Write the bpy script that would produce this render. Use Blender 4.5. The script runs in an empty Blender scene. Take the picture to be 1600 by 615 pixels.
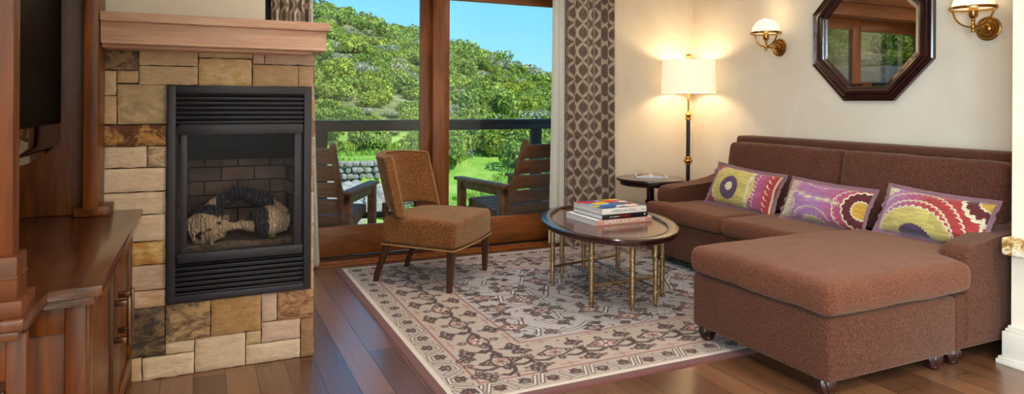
import bpy, bmesh, math, random
import numpy as np
from mathutils import Vector, Matrix, Euler, noise as mnoise
R = math.radians
PI = math.pi
random.seed(7)
col = bpy.context.scene.collection

# ------------------------------------------------------------------ helpers
def tag(o, label=None, cat=None, group=None, kind=None):
    if label: o['label'] = label
    if cat: o['category'] = cat
    if group: o['group'] = group
    if kind: o['kind'] = kind
    return o

def thing(name, label, cat, loc=(0, 0, 0), rz=0.0, group=None):
    o = bpy.data.objects.new(name, None)
    col.objects.link(o)
    o.empty_display_size = .1
    o.location = loc
    o.rotation_euler = (0, 0, rz)
    return tag(o, label, cat, group)

def link(name, me, m, parent=None):
    o = bpy.data.objects.new(name, me)
    col.objects.link(o)
    if m is not None:
        for k in (m if isinstance(m, (list, tuple)) else [m]):
            me.materials.append(k)
    if parent is not None:
        o.parent = parent
    return o

def finish(name, bm, m, parent=None, smooth=True, ang=38):
    me = bpy.data.meshes.new(name)
    bmesh.ops.recalc_face_normals(bm, faces=bm.faces)
    bm.to_mesh(me)
    bm.free()
    if smooth:
        me.shade_smooth()
        me.set_sharp_from_angle(angle=R(ang))
    return link(name, me, m, parent)

def struct(name, bm, m, smooth=True, label=None):
    o = finish(name, bm, m, None, smooth)
    o['kind'] = 'structure'
    if label: o['label'] = label
    return o

def B():
    return bmesh.new()

def box(bm, x0, x1, y0, y1, z0, z1, bev=0.0, seg=2, M=None, mi=0):
    r = bmesh.ops.create_cube(bm, size=1.0)
    vs = r['verts']
    for v in vs:
        v.co = Vector(((x0 + x1) / 2 + v.co.x * (x1 - x0), (y0 + y1) / 2 + v.co.y * (y1 - y0), (z0 + z1) / 2 + v.co.z * (z1 - z0)))
    fs = list({f for v in vs for f in v.link_faces})
    for f in fs: f.material_index = mi
    if bev > 0:
        es = list({e for v in vs for e in v.link_edges})
        r2 = bmesh.ops.bevel(bm, geom=es, offset=bev, segments=seg, profile=.5, affect='EDGES')
        vs = list({v for f in r2['faces'] for v in f.verts} | {v for v in vs if v.is_valid})
    if M is not None:
        bmesh.ops.transform(bm, matrix=M, verts=[v for v in vs if v.is_valid])
    return bm

def lathe(bm, prof, n=32, M=None, mi=0, close=True, sx=1.0, sy=1.0):
    rings = []
    for (r, z) in prof:
        rings.append([bm.verts.new((r * sx * math.cos(2 * PI * k / n), r * sy * math.sin(2 * PI * k / n), z)) for k in range(n)])
    for a, b in zip(rings[:-1], rings[1:]):
        for k in range(n):
            f = bm.faces.new((a[k], a[(k + 1) % n], b[(k + 1) % n], b[k]))
            f.material_index = mi
    if close:
        bm.faces.new(rings[0][::-1]).material_index = mi
        bm.faces.new(rings[-1]).material_index = mi
    if M is not None:
        bmesh.ops.transform(bm, matrix=M, verts=[v for rg in rings for v in rg])
    return bm

def tube(bm, pts, rad, n=10, caps=True, M=None, flat=None):
    pts = [Vector(p) for p in pts]
    if not isinstance(rad, (list, tuple)): rad = [rad] * len(pts)
    rings = []
    up = None
    for i, p in enumerate(pts):
        t = (pts[min(i + 1, len(pts) - 1)] - pts[max(i - 1, 0)]).normalized()
        if up is None:
            up = Vector((0, 0, 1)) if abs(t.z) < .9 else Vector((1, 0, 0))
        s = t.cross(up).normalized()
        up = s.cross(t).normalized()
        rx, ry = (rad[i], rad[i]) if flat is None else (rad[i] * flat[0], rad[i] * flat[1])
        rings.append([bm.verts.new(p + s * rx * math.cos(2 * PI * k / n) + up * ry * math.sin(2 * PI * k / n)) for k in range(n)])
    for a, b in zip(rings[:-1], rings[1:]):
        for k in range(n):
            bm.faces.new((a[k], a[(k + 1) % n], b[(k + 1) % n], b[k]))
    if caps:
        bm.faces.new(rings[0][::-1]); bm.faces.new(rings[-1])
    if M is not None:
        bmesh.ops.transform(bm, matrix=M, verts=[v for rg in rings for v in rg])
    return bm

def prism(bm, poly, lo, hi, axis='Z', bev=0.0, seg=2, M=None, mi=0):
    """polygon extruded along an axis. poly is (a,b): Z->(x,y) X->(y,z) Y->(x,z)"""
    def co(a, b, c):
        return {'Z': (a, b, c), 'X': (c, a, b), 'Y': (a, c, b)}[axis]
    va = [bm.verts.new(co(a, b, lo)) for a, b in poly]
    vb = [bm.verts.new(co(a, b, hi)) for a, b in poly]
    n = len(poly)
    fs = [bm.faces.new(va[::-1]), bm.faces.new(vb)]
    for k in range(n):
        fs.append(bm.faces.new((va[k], va[(k + 1) % n], vb[(k + 1) % n], vb[k])))
    for f in fs: f.material_index = mi
    vs = va + vb
    if bev > 0:
        es = list({e for v in vs for e in v.link_edges})
        r2 = bmesh.ops.bevel(bm, geom=es, offset=bev, segments=seg, profile=.5, affect='EDGES')
        vs = list({v for f in r2['faces'] for v in f.verts} | {v for v in vs if v.is_valid})
    if M is not None:
        bmesh.ops.transform(bm, matrix=M, verts=[v for v in vs if v.is_valid])
    return bm

def T(x=0, y=0, z=0, rx=0, ry=0, rz=0):
    return Matrix.Translation((x, y, z)) @ Euler((rx, ry, rz)).to_matrix().to_4x4()

def grid_mesh(name, P, C=None, wrap=False):
    """P: (h,w,3) numpy points, C: (h,w,3) linear colours"""
    h, w = P.shape[:2]
    me = bpy.data.meshes.new(name)
    idx = np.arange(h * w).reshape(h, w)
    q = np.stack([idx[:-1, :-1], idx[:-1, 1:], idx[1:, 1:], idx[1:, :-1]], -1).reshape(-1, 4)
    me.vertices.add(h * w)
    me.vertices.foreach_set('co', P.reshape(-1).astype(np.float32))
    me.loops.add(q.size)
    me.loops.foreach_set('vertex_index', q.reshape(-1).astype(np.int32))
    me.polygons.add(len(q))
    me.polygons.foreach_set('loop_start', np.arange(0, q.size, 4, dtype=np.int32))
    me.polygons.foreach_set('loop_total', np.full(len(q), 4, dtype=np.int32))
    me.update(calc_edges=True)
    if C is not None:
        a = me.color_attributes.new('paint', 'FLOAT_COLOR', 'POINT')
        c4 = np.ones((h * w, 4), np.float32)
        c4[:, :3] = C.reshape(-1, 3)
        a.data.foreach_set('color', c4.reshape(-1))
    me.shade_smooth()
    return me

def evaluated(o):
    bpy.context.view_layer.update()
    dg = bpy.context.evaluated_depsgraph_get()
    me = bpy.data.meshes.new_from_object(o.evaluated_get(dg))
    old = o.data
    o.modifiers.clear()
    o.data = me
    return o

def pad(name, boxes, m, parent=None, voxel=.014, it=6, wob=0.0, crown=None, r=.03):
    """soft upholstery block: rounded boxes fused, remeshed, smoothed"""
    bm = B()
    for b in boxes:
        if len(b) == 6: box(bm, *b, bev=r, seg=3)
        else: prism(bm, b[0], b[1], b[2], b[3], bev=r, seg=3)
    bmesh.ops.recalc_face_normals(bm, faces=bm.faces)
    me = bpy.data.meshes.new(name); bm.to_mesh(me); bm.free()
    o = link(name, me, None, parent)
    md = o.modifiers.new('r', 'REMESH'); md.mode = 'VOXEL'; md.voxel_size = voxel
    s = o.modifiers.new('s', 'SMOOTH'); s.factor = .5; s.iterations = it
    evaluated(o)
    me = o.data
    me.materials.clear(); me.materials.append(m)
    n = len(me.vertices)
    co = np.empty(n * 3, np.float32); me.vertices.foreach_get('co', co); co = co.reshape(-1, 3)
    if crown is not None: co = crown(co)
    if wob:
        for i in range(n):
            p = Vector(co[i].tolist())
            co[i, 2] += wob * mnoise.noise(p * 5) + wob * .4 * mnoise.noise(p * 14)
            co[i, 0] += wob * .7 * mnoise.noise(p * 6 + Vector((9, 3, 1)))
    me.vertices.foreach_set('co', co.reshape(-1)); me.update()
    me.shade_smooth()
    return o

def text_mesh(name, s, size, m, parent, M, depth=.0006, align='CENTER', sx=1.0):
    cu = bpy.data.curves.new(name, 'FONT')
    cu.body = s; cu.size = size; cu.extrude = depth; cu.align_x = align; cu.align_y = 'CENTER'
    o = bpy.data.objects.new(name, cu); col.objects.link(o)
    bpy.context.view_layer.update()
    me = bpy.data.meshes.new_from_object(o.evaluated_get(bpy.context.evaluated_depsgraph_get()))
    bpy.data.objects.remove(o); bpy.data.curves.remove(cu)
    me.transform(M @ Matrix.Diagonal((sx, 1, 1, 1)))
    me.name = name
    me.materials.clear()
    return link(name, me, m, parent)

# ------------------------------------------------------------------ materials
def srgb(r, g, b):
    f = lambda c: (c / 255 / 12.92) if c / 255 <= .04045 else ((c / 255 + .055) / 1.055) ** 2.4
    return (f(r), f(g), f(b), 1)

class NT:
    def __init__(s, name):
        s.m = bpy.data.materials.new(name); s.m.use_nodes = True
        s.t = s.m.node_tree; s.t.nodes.clear()
        s.out = s.n('ShaderNodeOutputMaterial')
    def n(s, typ, **kw):
        nd = s.t.nodes.new(typ)
        for k, v in kw.items():
            if k.startswith('i_'):
                key = k[2:].replace('_', ' ')
                nd.inputs[int(key) if key.isdigit() else key].default_value = v
            else: setattr(nd, k, v)
        return nd
    def l(s, a, b): s.t.links.new(a, b)
    def principled(s, **kw):
        p = s.n('ShaderNodeBsdfPrincipled')
        for k, v in kw.items(): p.inputs[k.replace('_', ' ')].default_value = v
        s.l(p.outputs[0], s.out.inputs[0]); return p
    def coords(s, scale=(1, 1, 1), kind='Object', rot=(0, 0, 0)):
        tc = s.n('ShaderNodeTexCoord'); mp = s.n('ShaderNodeMapping')
        mp.inputs['Scale'].default_value = scale; mp.inputs['Rotation'].default_value = rot
        s.l(tc.outputs[kind], mp.inputs[0]); return mp.outputs[0]
    def noise(s, vec, scale, detail=4, rough=.55, dist=0.0):
        n = s.n('ShaderNodeTexNoise'); n.inputs['Scale'].default_value = scale; n.inputs['Detail'].default_value = detail
        n.inputs['Roughness'].default_value = rough; n.inputs['Distortion'].default_value = dist
        s.l(vec, n.inputs['Vector']); return n.outputs['Fac']
    def ramp(s, fac, stops, interp='LINEAR'):
        r = s.n('ShaderNodeValToRGB'); e = r.color_ramp.elements; r.color_ramp.interpolation = interp
        e[0].position = stops[0][0]; e[0].color = stops[0][1]; e[1].position = stops[-1][0]; e[1].color = stops[-1][1]
        for p, c in stops[1:-1]:
            x = e.new(p); x.color = c
        s.l(fac, r.inputs[0]); return r.outputs[0]
    def mix(s, fac, a, b, mode='MIX'):
        m = s.n('ShaderNodeMix', data_type='RGBA', blend_type=mode)
        for sock, v in ((m.inputs[0], fac), (m.inputs[6], a), (m.inputs[7], b)):
            if hasattr(v, 'is_output') or hasattr(v, 'links'): s.l(v, sock)
            else: sock.default_value = v
        return m.outputs[2]
    def bump(s, h, p, strength=.3, dist=.01):
        b = s.n('ShaderNodeBump'); b.inputs['Strength'].default_value = strength; b.inputs['Distance'].default_value = dist
        s.l(h, b.inputs['Height']); s.l(b.outputs[0], p.inputs['Normal']); return b

def plain(name, c, rough=.5, metal=0.0, var=.06, scale=20, bump=0.0, **kw):
    t = NT(name); p = t.principled(Roughness=rough, Metallic=metal)
    v = t.coords(); n = t.noise(v, scale, 4)
    lo = tuple(x * (1 - var) for x in c[:3]) + (1,); hi = tuple(min(1, x * (1 + var)) for x in c[:3]) + (1,)
    t.l(t.ramp(n, [(.3, lo), (.7, hi)]), p.inputs['Base Color'])
    if bump: t.bump(n, p, bump, .004)
    for k, x in kw.items(): p.inputs[k.replace('_', ' ')].default_value = x
    return t.m

def wood(name, dark, mid, light, axis='Z', scale=1.0, rough=.35, coat=.2, knots=True, bump=.08, gs=1.0):
    t = NT(name); p = t.principled(Roughness=rough); p.inputs['Coat Weight'].default_value = coat; p.inputs['Coat Roughness'].default_value = .15
    s = {'X': (.12, 1, 1), 'Y': (1, .12, 1), 'Z': (1, 1, .12)}[axis]
    v = t.coords(tuple(a * scale for a in s))
    n1 = t.noise(v, 14, 6, .6, .8)
    c = t.ramp(n1, [(.28, dark), (.5, mid), (.74, light)])
    v2 = t.coords(tuple(a * scale for a in {'X': (.03, 1, 1), 'Y': (1, .03, 1), 'Z': (1, 1, .03)}[axis]))
    n2 = t.noise(v2, 90 * gs, 3, .6)
    c = t.mix(.22, c, t.ramp(n2, [(.35, (.25, .25, .25, 1)), (.65, (1, 1, 1, 1))]), 'MULTIPLY')
    if knots:
        v3 = t.coords((scale, scale, scale * .7)); n3 = t.noise(v3, 3.2, 3, .5, .5)
        c = t.mix(.45, c, t.ramp(n3, [(.38, (.35, .3, .28, 1)), (.55, (1, 1, 1, 1))]), 'MULTIPLY')
    t.l(c, p.inputs['Base Color']); t.bump(n2, p, bump, .002)
    return t.m

def fabric(name, c1, c2, scale=260, rough=.95, sheen=.35, bump=.5, stretch=(1, 1, 1), sheen_tint=(1, .72, .56, 1), big=.16):
    t = NT(name); p = t.principled(Roughness=rough); p.inputs['Sheen Weight'].default_value = sheen; p.inputs['Sheen Tint'].default_value = sheen_tint
    p.inputs['Sheen Roughness'].default_value = .5; p.inputs['Specular IOR Level'].default_value = .15
    v = t.coords(stretch); n = t.noise(v, scale, 2, .7)
    n2 = t.noise(t.coords(), 6, 3, .6)
    c = t.ramp(n, [(.32, c1), (.68, c2)])
    c = t.mix(big * 3, c, t.ramp(n2, [(.3, (.72, .7, .7, 1)), (.7, (1.0, 1.0, 1.0, 1))]), 'MULTIPLY')
    t.l(c, p.inputs['Base Color']); t.bump(n, p, bump, .003)
    return t.m

def painted(name, rough=.9, sheen=0.0, scale=500, bump=.3, weave=.12):
    t = NT(name); p = t.principled(Roughness=rough); p.inputs['Sheen Weight'].default_value = sheen
    p.inputs['Specular IOR Level'].default_value = .2
    a = t.n('ShaderNodeVertexColor', layer_name='paint')
    n = t.noise(t.coords(), scale, 2, .7)
    c = t.mix(weave, a.outputs[0], t.ramp(n, [(.35, (.3, .3, .3, 1)), (.65, (1, 1, 1, 1))]), 'MULTIPLY')
    t.l(c, p.inputs['Base Color']); t.bump(n, p, bump, .003)
    return t.m

M = {}
# plaster
def m_wall():
    t = NT('cream_plaster'); p = t.principled(Roughness=.85)
    v = t.coords(); n = t.noise(v, 2.2, 5, .6, .6); n2 = t.noise(v, 60, 4)
    c = t.ramp(n, [(.3, srgb(224, 211, 190)), (.7, srgb(235, 224, 206))])
    t.l(c, p.inputs['Base Color']); t.bump(n2, p, .12, .003); return t.m
M['wall'] = m_wall()
M['ceiling'] = plain('ceiling_paint', srgb(236, 228, 212), .9)
M['white_trim'] = plain('white_painted_wood', srgb(228, 222, 208), .45, var=.02)

def m_floor():
    t = NT('wide_plank_floor'); p = t.principled(Roughness=.3)
    tc = t.n('ShaderNodeTexCoord'); mp = t.n('ShaderNodeMapping'); mp.inputs['Rotation'].default_value = (0, 0, R(90)); mp.inputs['Location'].default_value = (0, .021, 0)
    t.l(tc.outputs['Object'], mp.inputs[0])
    br = t.n('ShaderNodeTexBrick'); br.offset = .37; br.offset_frequency = 3
    br.inputs['Scale'].default_value = 1; br.inputs['Brick Width'].default_value = 1.35; br.inputs['Row Height'].default_value = .1265
    br.inputs['Mortar Size'].default_value = .0018; br.inputs['Mortar Smooth'].default_value = .1; br.inputs['Bias'].default_value = 0
    br.inputs['Color1'].default_value = srgb(92, 60, 40); br.inputs['Color2'].default_value = srgb(142, 100, 70); br.inputs['Mortar'].default_value = srgb(34, 18, 10)
    t.l(mp.outputs[0], br.inputs[0])
    v2 = t.coords((1, .06, 1)); n = t.noise(v2, 45, 5, .6, .4)
    v3 = t.coords((1, .12, 1)); n3 = t.noise(v3, 9, 3, .6)
    c = t.mix(.45, br.outputs[0], t.ramp(n, [(.3, (.4, .36, .34, 1)), (.65, (1, 1, 1, 1))]), 'MULTIPLY')
    c = t.mix(.5, c, t.ramp(n3, [(.3, (.62, .6, .58, 1)), (.7, (1.15, 1.1, 1.05, 1))]), 'MULTIPLY')
    t.l(c, p.inputs['Base Color'])
    t.l(t.ramp(n3, [(.3, (.26, .26, .26, 1)), (.7, (.4, .4, .4, 1))]), p.inputs['Roughness']); p.inputs['Coat Weight'].default_value = .6; p.inputs['Coat Roughness'].default_value = .24
    b = t.n('ShaderNodeBump'); b.inputs['Strength'].default_value = .5; b.inputs['Distance'].default_value = .003; b.invert = True
    t.l(br.outputs['Fac'], b.inputs['Height'])
    b2 = t.n('ShaderNodeBump'); b2.inputs['Strength'].default_value = .12; b2.inputs['Distance'].default_value = .004
    t.l(n3, b2.inputs['Height']); t.l(b.outputs[0], b2.inputs['Normal']); t.l(b2.outputs[0], p.inputs['Normal'])
    return t.m
M['floor'] = m_floor()
M['alder'] = wood('knotty_alder', srgb(62, 28, 5), srgb(116, 58, 12), srgb(148, 84, 24), 'Z', 1.0, .4, .06)
M['alder_dark'] = wood('knotty_alder_counter', srgb(56, 26, 14), srgb(98, 52, 28), srgb(126, 72, 40), 'Y', 1.0, .22, .5)
M['alder_x'] = wood('knotty_alder_cross', srgb(56, 26, 5), srgb(104, 52, 12), srgb(132, 74, 22), 'X', 1.0, .4, .06)
M['door_v'] = wood('door_fir_upright', srgb(88, 44, 16), srgb(136, 74, 30), srgb(162, 94, 42), 'Z', 1, .4, .1, knots=False)
M['door_h'] = wood('door_fir_rail', srgb(92, 46, 16), srgb(138, 76, 28), srgb(164, 96, 42), 'X', 1, .4, .1, knots=False)
M['mantel'] = wood('mantel_oak', srgb(186, 138, 112), srgb(210, 164, 136), srgb(224, 182, 154), 'X', 1.2, .5, .05, knots=False, bump=.15, gs=1.6)
M['walnut'] = wood('espresso_leg', srgb(44, 24, 14), srgb(78, 44, 26), srgb(98, 58, 36), 'Z', 1, .35, .2, knots=False)
M['mahogany'] = wood('mahogany_gloss', srgb(30, 11, 10), srgb(48, 17, 14), srgb(64, 25, 20), 'X', 1, .22, .5, knots=False, bump=.02)
M['tabletop'] = wood('coffee_table_veneer', srgb(58, 28, 16), srgb(96, 52, 32), srgb(120, 70, 44), 'Y', 1, .2, .5, knots=False, bump=.02)
M['teak'] = wood('weathered_deck_chair', srgb(110, 58, 30), srgb(160, 92, 50), srgb(180, 112, 66), 'X', 1, .55, 0, knots=False)
M['deck'] = wood('deck_boards', srgb(56, 42, 34), srgb(86, 66, 54), srgb(104, 84, 70), 'Y', 1, .7, 0, knots=False)
M['brass'] = plain('aged_brass', srgb(176, 132, 72), .25, 1.0, var=.18, scale=30)
M['polished_brass'] = plain('polished_brass', srgb(196, 150, 84), .16, 1.0, var=.06)
def m_hammered():
    t = NT('hammered_brass'); p = t.principled(Roughness=.3, Metallic=1.0)
    v = t.coords(); vo = t.n('ShaderNodeTexVoronoi'); vo.inputs['Scale'].default_value = 170; t.l(v, vo.inputs['Vector'])
    c = t.ramp(vo.outputs['Distance'], [(.15, srgb(96, 76, 48)), (.6, srgb(206, 180, 134))])
    t.l(c, p.inputs['Base Color']); t.bump(vo.outputs['Distance'], p, .6, .004); return t.m
M['hammered'] = m_hammered(); M['nail'] = plain('dark_nailhead', srgb(92, 66, 40), .35, 1.0)
M['nickel'] = plain('dull_nickel', srgb(160, 156, 146), .3, 1.0, var=.1)
M['bronze'] = plain('bronze_pull', srgb(120, 92, 74), .22, 1.0, var=.1)
M['black_iron'] = plain('black_lacquer', srgb(20, 18, 18), .3, 0, var=.1)
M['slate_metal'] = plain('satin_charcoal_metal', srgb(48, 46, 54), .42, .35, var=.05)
M['slate_dark'] = plain('dark_charcoal_metal', srgb(26, 25, 29), .45, .3, var=.05)
M['rail_metal'] = plain('black_rail_metal', srgb(26, 20, 20), .5, .2)
def m_glass(name, tint=(1, 1, 1, 1), gl=.08, rough=0.0):
    t = NT(name); tr = t.n('ShaderNodeBsdfTransparent'); tr.inputs[0].default_value = tint
    g = t.n('ShaderNodeBsdfGlossy'); g.inputs['Roughness'].default_value = rough
    fr = t.n('ShaderNodeFresnel'); fr.inputs[0].default_value = 1.35
    ml = t.n('ShaderNodeMath', operation='MULTIPLY'); ml.inputs[1].default_value = gl
    t.l(fr.outputs[0], ml.inputs[0])
    mx = t.n('ShaderNodeMixShader'); t.l(ml.outputs[0], mx.inputs[0]); t.l(tr.outputs[0], mx.inputs[1]); t.l(g.outputs[0], mx.inputs[2])
    t.l(mx.outputs[0], t.out.inputs[0]); return t.m
M['glass'] = m_glass('window_glass', (.97, .99, .98, 1), .8)
M['rail_glass'] = m_glass('rail_glass', (.93, .97, .96, 1), .5)
M['fire_glass'] = m_glass('firebox_glass', (.93, .95, 1, 1), .25)
def m_mirror():
    t = NT('silvered_mirror'); g = t.principled(Roughness=.0, Metallic=1.0); g.inputs['Base Color'].default_value = (.93, .94, .93, 1)
    n = t.noise(t.coords(), 3, 2); t.l(t.ramp(n, [(.3, (.92, .93, .92, 1)), (.7, (.94, .95, .94, 1))]), g.inputs['Base Color']); return t.m
M['mirror'] = m_mirror()

CH1, CH2 = srgb(66, 36, 26), srgb(136, 86, 62)
M['chenille'] = fabric('brown_chenille', srgb(47, 25, 18), srgb(114, 69, 52), 260, stretch=(1, 1, .4), sheen=.2)
M['chenille_top'] = fabric('brown_chenille_cushion', srgb(62, 34, 24), srgb(136, 83, 61), 230, sheen=.22)
M['amber'] = fabric('amber_ribbed_velvet', srgb(62, 32, 11), srgb(174, 114, 62), 190, stretch=(1, 1, .55), sheen=.35, bump=1.0, big=.3, sheen_tint=(1, .85, .6, 1))
M['piping'] = fabric('tan_piping', srgb(150, 112, 74), srgb(184, 146, 104), 400, sheen=.1)
M['flange'] = fabric('mauve_flange', srgb(104, 70, 82), srgb(158, 122, 134), 300, sheen=.5)
M['rug'] = painted('hooked_wool_rug', .95, .2, 420, .6, .3)
M['pillow'] = painted('ikat_cloth', .75, .3, 260, .4, .4)
M['drape'] = painted('jacquard_drape', .7, .3, 500, .2, .15)
M['paint'] = painted('printed_cover', .3, 0, 200, 0, .02)
M['rug_edge'] = fabric('rug_binding', srgb(88, 44, 36), srgb(128, 72, 60), 300)
def m_sheer():
    t = NT('white_sheer'); d = t.n('ShaderNodeBsdfDiffuse'); tl = t.n('ShaderNodeBsdfTranslucent')
    n = t.noise(t.coords((1, 1, .2)), 300, 2); c = t.ramp(n, [(.3, srgb(226, 222, 214)), (.7, srgb(242, 240, 234))])
    t.l(c, d.inputs[0]); t.l(c, tl.inputs[0]); mx = t.n('ShaderNodeMixShader'); mx.inputs[0].default_value = .35
    t.l(d.outputs[0], mx.inputs[1]); t.l(tl.outputs[0], mx.inputs[2]); t.l(mx.outputs[0], t.out.inputs[0]); return t.m
M['sheer'] = m_sheer()
def m_glow(name, c, strength, base=(.9, .86, .78, 1)):
    t = NT(name); p = t.principled(Roughness=.6); n = t.noise(t.coords(), 260, 2)
    t.l(t.ramp(n, [(.3, tuple(x * .95 for x in base[:3]) + (1,)), (.7, base)]), p.inputs['Base Color'])
    p.inputs['Emission Color'].default_value = c; p.inputs['Emission Strength'].default_value = strength; return t.m
M['lampshade'] = m_glow('linen_shade_lit', srgb(255, 226, 182), .62)
M['opal'] = m_glow('opal_glass_lit', srgb(255, 232, 186), .78)
M['fill_diffuser'] = m_glow('fill_lens', srgb(255, 236, 208), 3.0)  # glowing lens of the added fill downlights

def m_stone():
    t = NT('ledge_stone'); p = t.principled(Roughness=.85)
    a = t.n('ShaderNodeVertexColor', layer_name='paint'); b = t.n('ShaderNodeVertexColor', layer_name='paint2')
    sp = t.n('ShaderNodeSeparateColor'); am = t.n('ShaderNodeVertexColor', layer_name='paint3'); t.l(am.outputs[0], sp.inputs[0])
    v = t.coords((1, 1, 1.5)); n = t.noise(v, 9, 7, .68, 1.6)
    f = t.ramp(n, [(.44, (0, 0, 0, 1)), (.58, (1, 1, 1, 1))])
    mm = t.n('ShaderNodeMath', operation='MULTIPLY'); t.l(f, mm.inputs[0]); t.l(sp.outputs[0], mm.inputs[1])
    c = t.mix(mm.outputs[0], a.outputs[0], b.outputs[0])
    n2 = t.noise(t.coords((1, 1, 3)), 22, 6, .65, .3)
    c = t.mix(.4, c, t.ramp(n2, [(.3, (.62, .58, .54, 1)), (.6, (1.05, 1.04, 1.02, 1))]), 'MULTIPLY')
    t.l(c, p.inputs['Base Color']); t.bump(n2, p, .55, .012); return t.m
M['stone'] = m_stone()
M['mortar'] = plain('dark_joint_mortar', srgb(70, 56, 44), .95)  # dark mortar backing showing in the stone joints

def m_brick():
    t = NT('firebrick'); p = t.principled(Roughness=.9)
    tc = t.n('ShaderNodeTexCoord'); mp = t.n('ShaderNodeMapping'); mp.inputs['Rotation'].default_value = (R(90), 0, 0); t.l(tc.outputs['Object'], mp.inputs[0])
    br = t.n('ShaderNodeTexBrick'); br.inputs['Scale'].default_value = 1; br.inputs['Brick Width'].default_value = .152; br.inputs['Row Height'].default_value = .069
    br.inputs['Mortar Size'].default_value = .004; br.inputs['Color1'].default_value = srgb(112, 82, 64); br.inputs['Color2'].default_value = srgb(140, 106, 84); br.inputs['Mortar'].default_value = srgb(22, 20, 24)
    t.l(mp.outputs[0], br.inputs[0]); n = t.noise(t.coords(), 10, 5, .6)
    t.l(t.mix(.7, br.outputs[0], t.ramp(n, [(.35, (.35, .35, .4, 1)), (.6, (1, 1, 1, 1))]), 'MULTIPLY'), p.inputs['Base Color']); return t.m
M['brick'] = m_brick()
def m_log():
    t = NT('split_log'); p = t.principled(Roughness=.9)
    v = t.coords((1, 1, 1)); n = t.noise(v, 7, 3, .5, .6); w = t.n('ShaderNodeTexWave'); w.inputs['Scale'].default_value = 17; w.inputs['Distortion'].default_value = 9; w.inputs['Detail'].default_value = 5; w.inputs['Detail Scale'].default_value = 2.5
    t.l(v, w.inputs[0]); tan = t.ramp(w.outputs[1], [(.1, srgb(184, 146, 102)), (.9, srgb(214, 182, 138))])
    blk = t.ramp(w.outputs[1], [(.3, srgb(14, 14, 18)), (.8, srgb(62, 58, 60))])
    a = t.n('ShaderNodeVertexColor', layer_name='paint')
    ad = t.n('ShaderNodeMath', operation='ADD'); t.l(n, ad.inputs[0]); t.l(a.outputs[0], ad.inputs[1])
    f = t.ramp(ad.outputs[0], [(.96, (0, 0, 0, 1)), (1.04, (1, 1, 1, 1))])
    t.l(t.mix(f, tan, blk), p.inputs['Base Color']); t.bump(w.outputs[1], p, .8, .012); return t.m
M['log'] = m_log()
def m_ember():
    t = NT('ember_bed'); p = t.principled(Roughness=.95); n = t.noise(t.coords(), 30, 6, .7)
    t.l(t.ramp(n, [(.3, srgb(40, 34, 32)), (.6, srgb(124, 98, 70)), (.75, srgb(160, 128, 88))]), p.inputs['Base Color']); t.bump(n, p, .8, .01); return t.m
M['ember'] = m_ember()
def m_marble():
    t = NT('gold_veined_marble'); p = t.principled(Roughness=.2); n = t.noise(t.coords(), 18, 7, .7, 1.4)
    t.l(t.ramp(n, [(.38, srgb(150, 104, 50)), (.48, srgb(222, 196, 140)), (.6, srgb(244, 238, 220))]), p.inputs['Base Color']); return t.m
M['marble'] = m_marble()
M['screen'] = plain('tv_screen', srgb(3, 3, 4), .4, 0, var=.02, Specular_IOR_Level=.03)
M['bezel'] = plain('tv_bezel_gloss', srgb(10, 8, 8), .04, 0, var=.02)
M['pages'] = plain('book_pages', srgb(226, 228, 232), .8, var=.04, scale=200)
M['white_print'] = plain('white_print', srgb(238, 236, 232), .4, var=.02)
M['black_print'] = plain('black_print', srgb(22, 20, 24), .35, var=.02)
M['grey_ink'] = plain('grey_ink', srgb(128, 128, 130), .5, var=.02)
M['red_ink'] = plain('red_ink', srgb(190, 30, 26), .5, var=.02)
M['pink_print'] = plain('pink_print', srgb(206, 150, 136), .4, var=.08, scale=120)
M['rock'] = plain('field_stone', srgb(148, 142, 136), .9, var=.35, scale=5, bump=.6)
M['gray_concrete'] = plain('retaining_concrete', srgb(118, 116, 112), .9, var=.3, scale=3, bump=.3)
def m_leaf(name, a, b, c):
    t = NT(name); d = t.n('ShaderNodeBsdfDiffuse'); tl = t.n('ShaderNodeBsdfTranslucent')
    oi = t.n('ShaderNodeObjectInfo'); n = t.noise(t.coords((1, 1, 1)), 2.2, 4, .7)
    cc = t.ramp(n, [(.3, a), (.5, b), (.7, c)])
    rr = t.ramp(oi.outputs['Random'], [(0, (.7, .82, .75, 1)), (.5, (1, 1, 1, 1)), (1, (1.2, 1.06, .6, 1))])
    cc = t.mix(.8, cc, rr, 'MULTIPLY')
    pv = t.n('ShaderNodeVertexColor', layer_name='paint'); cc = t.mix(1.0, cc, pv.outputs[0], 'MULTIPLY')
    t.l(cc, d.inputs[0]); t.l(cc, tl.inputs[0]); mx = t.n('ShaderNodeMixShader'); mx.inputs[0].default_value = .3
    t.l(d.outputs[0], mx.inputs[1]); t.l(tl.outputs[0], mx.inputs[2]); t.l(mx.outputs[0], t.out.inputs[0]); return t.m
M['leaf'] = m_leaf('oak_brush_leaf', srgb(98, 122, 52), srgb(148, 172, 78), srgb(196, 208, 112))
M['sage'] = m_leaf('sage_leaf', srgb(136, 146, 112), srgb(172, 178, 142), srgb(204, 204, 178))
M['bark'] = plain('grey_bark', srgb(116, 104, 96), .9, var=.3, scale=8)
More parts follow.
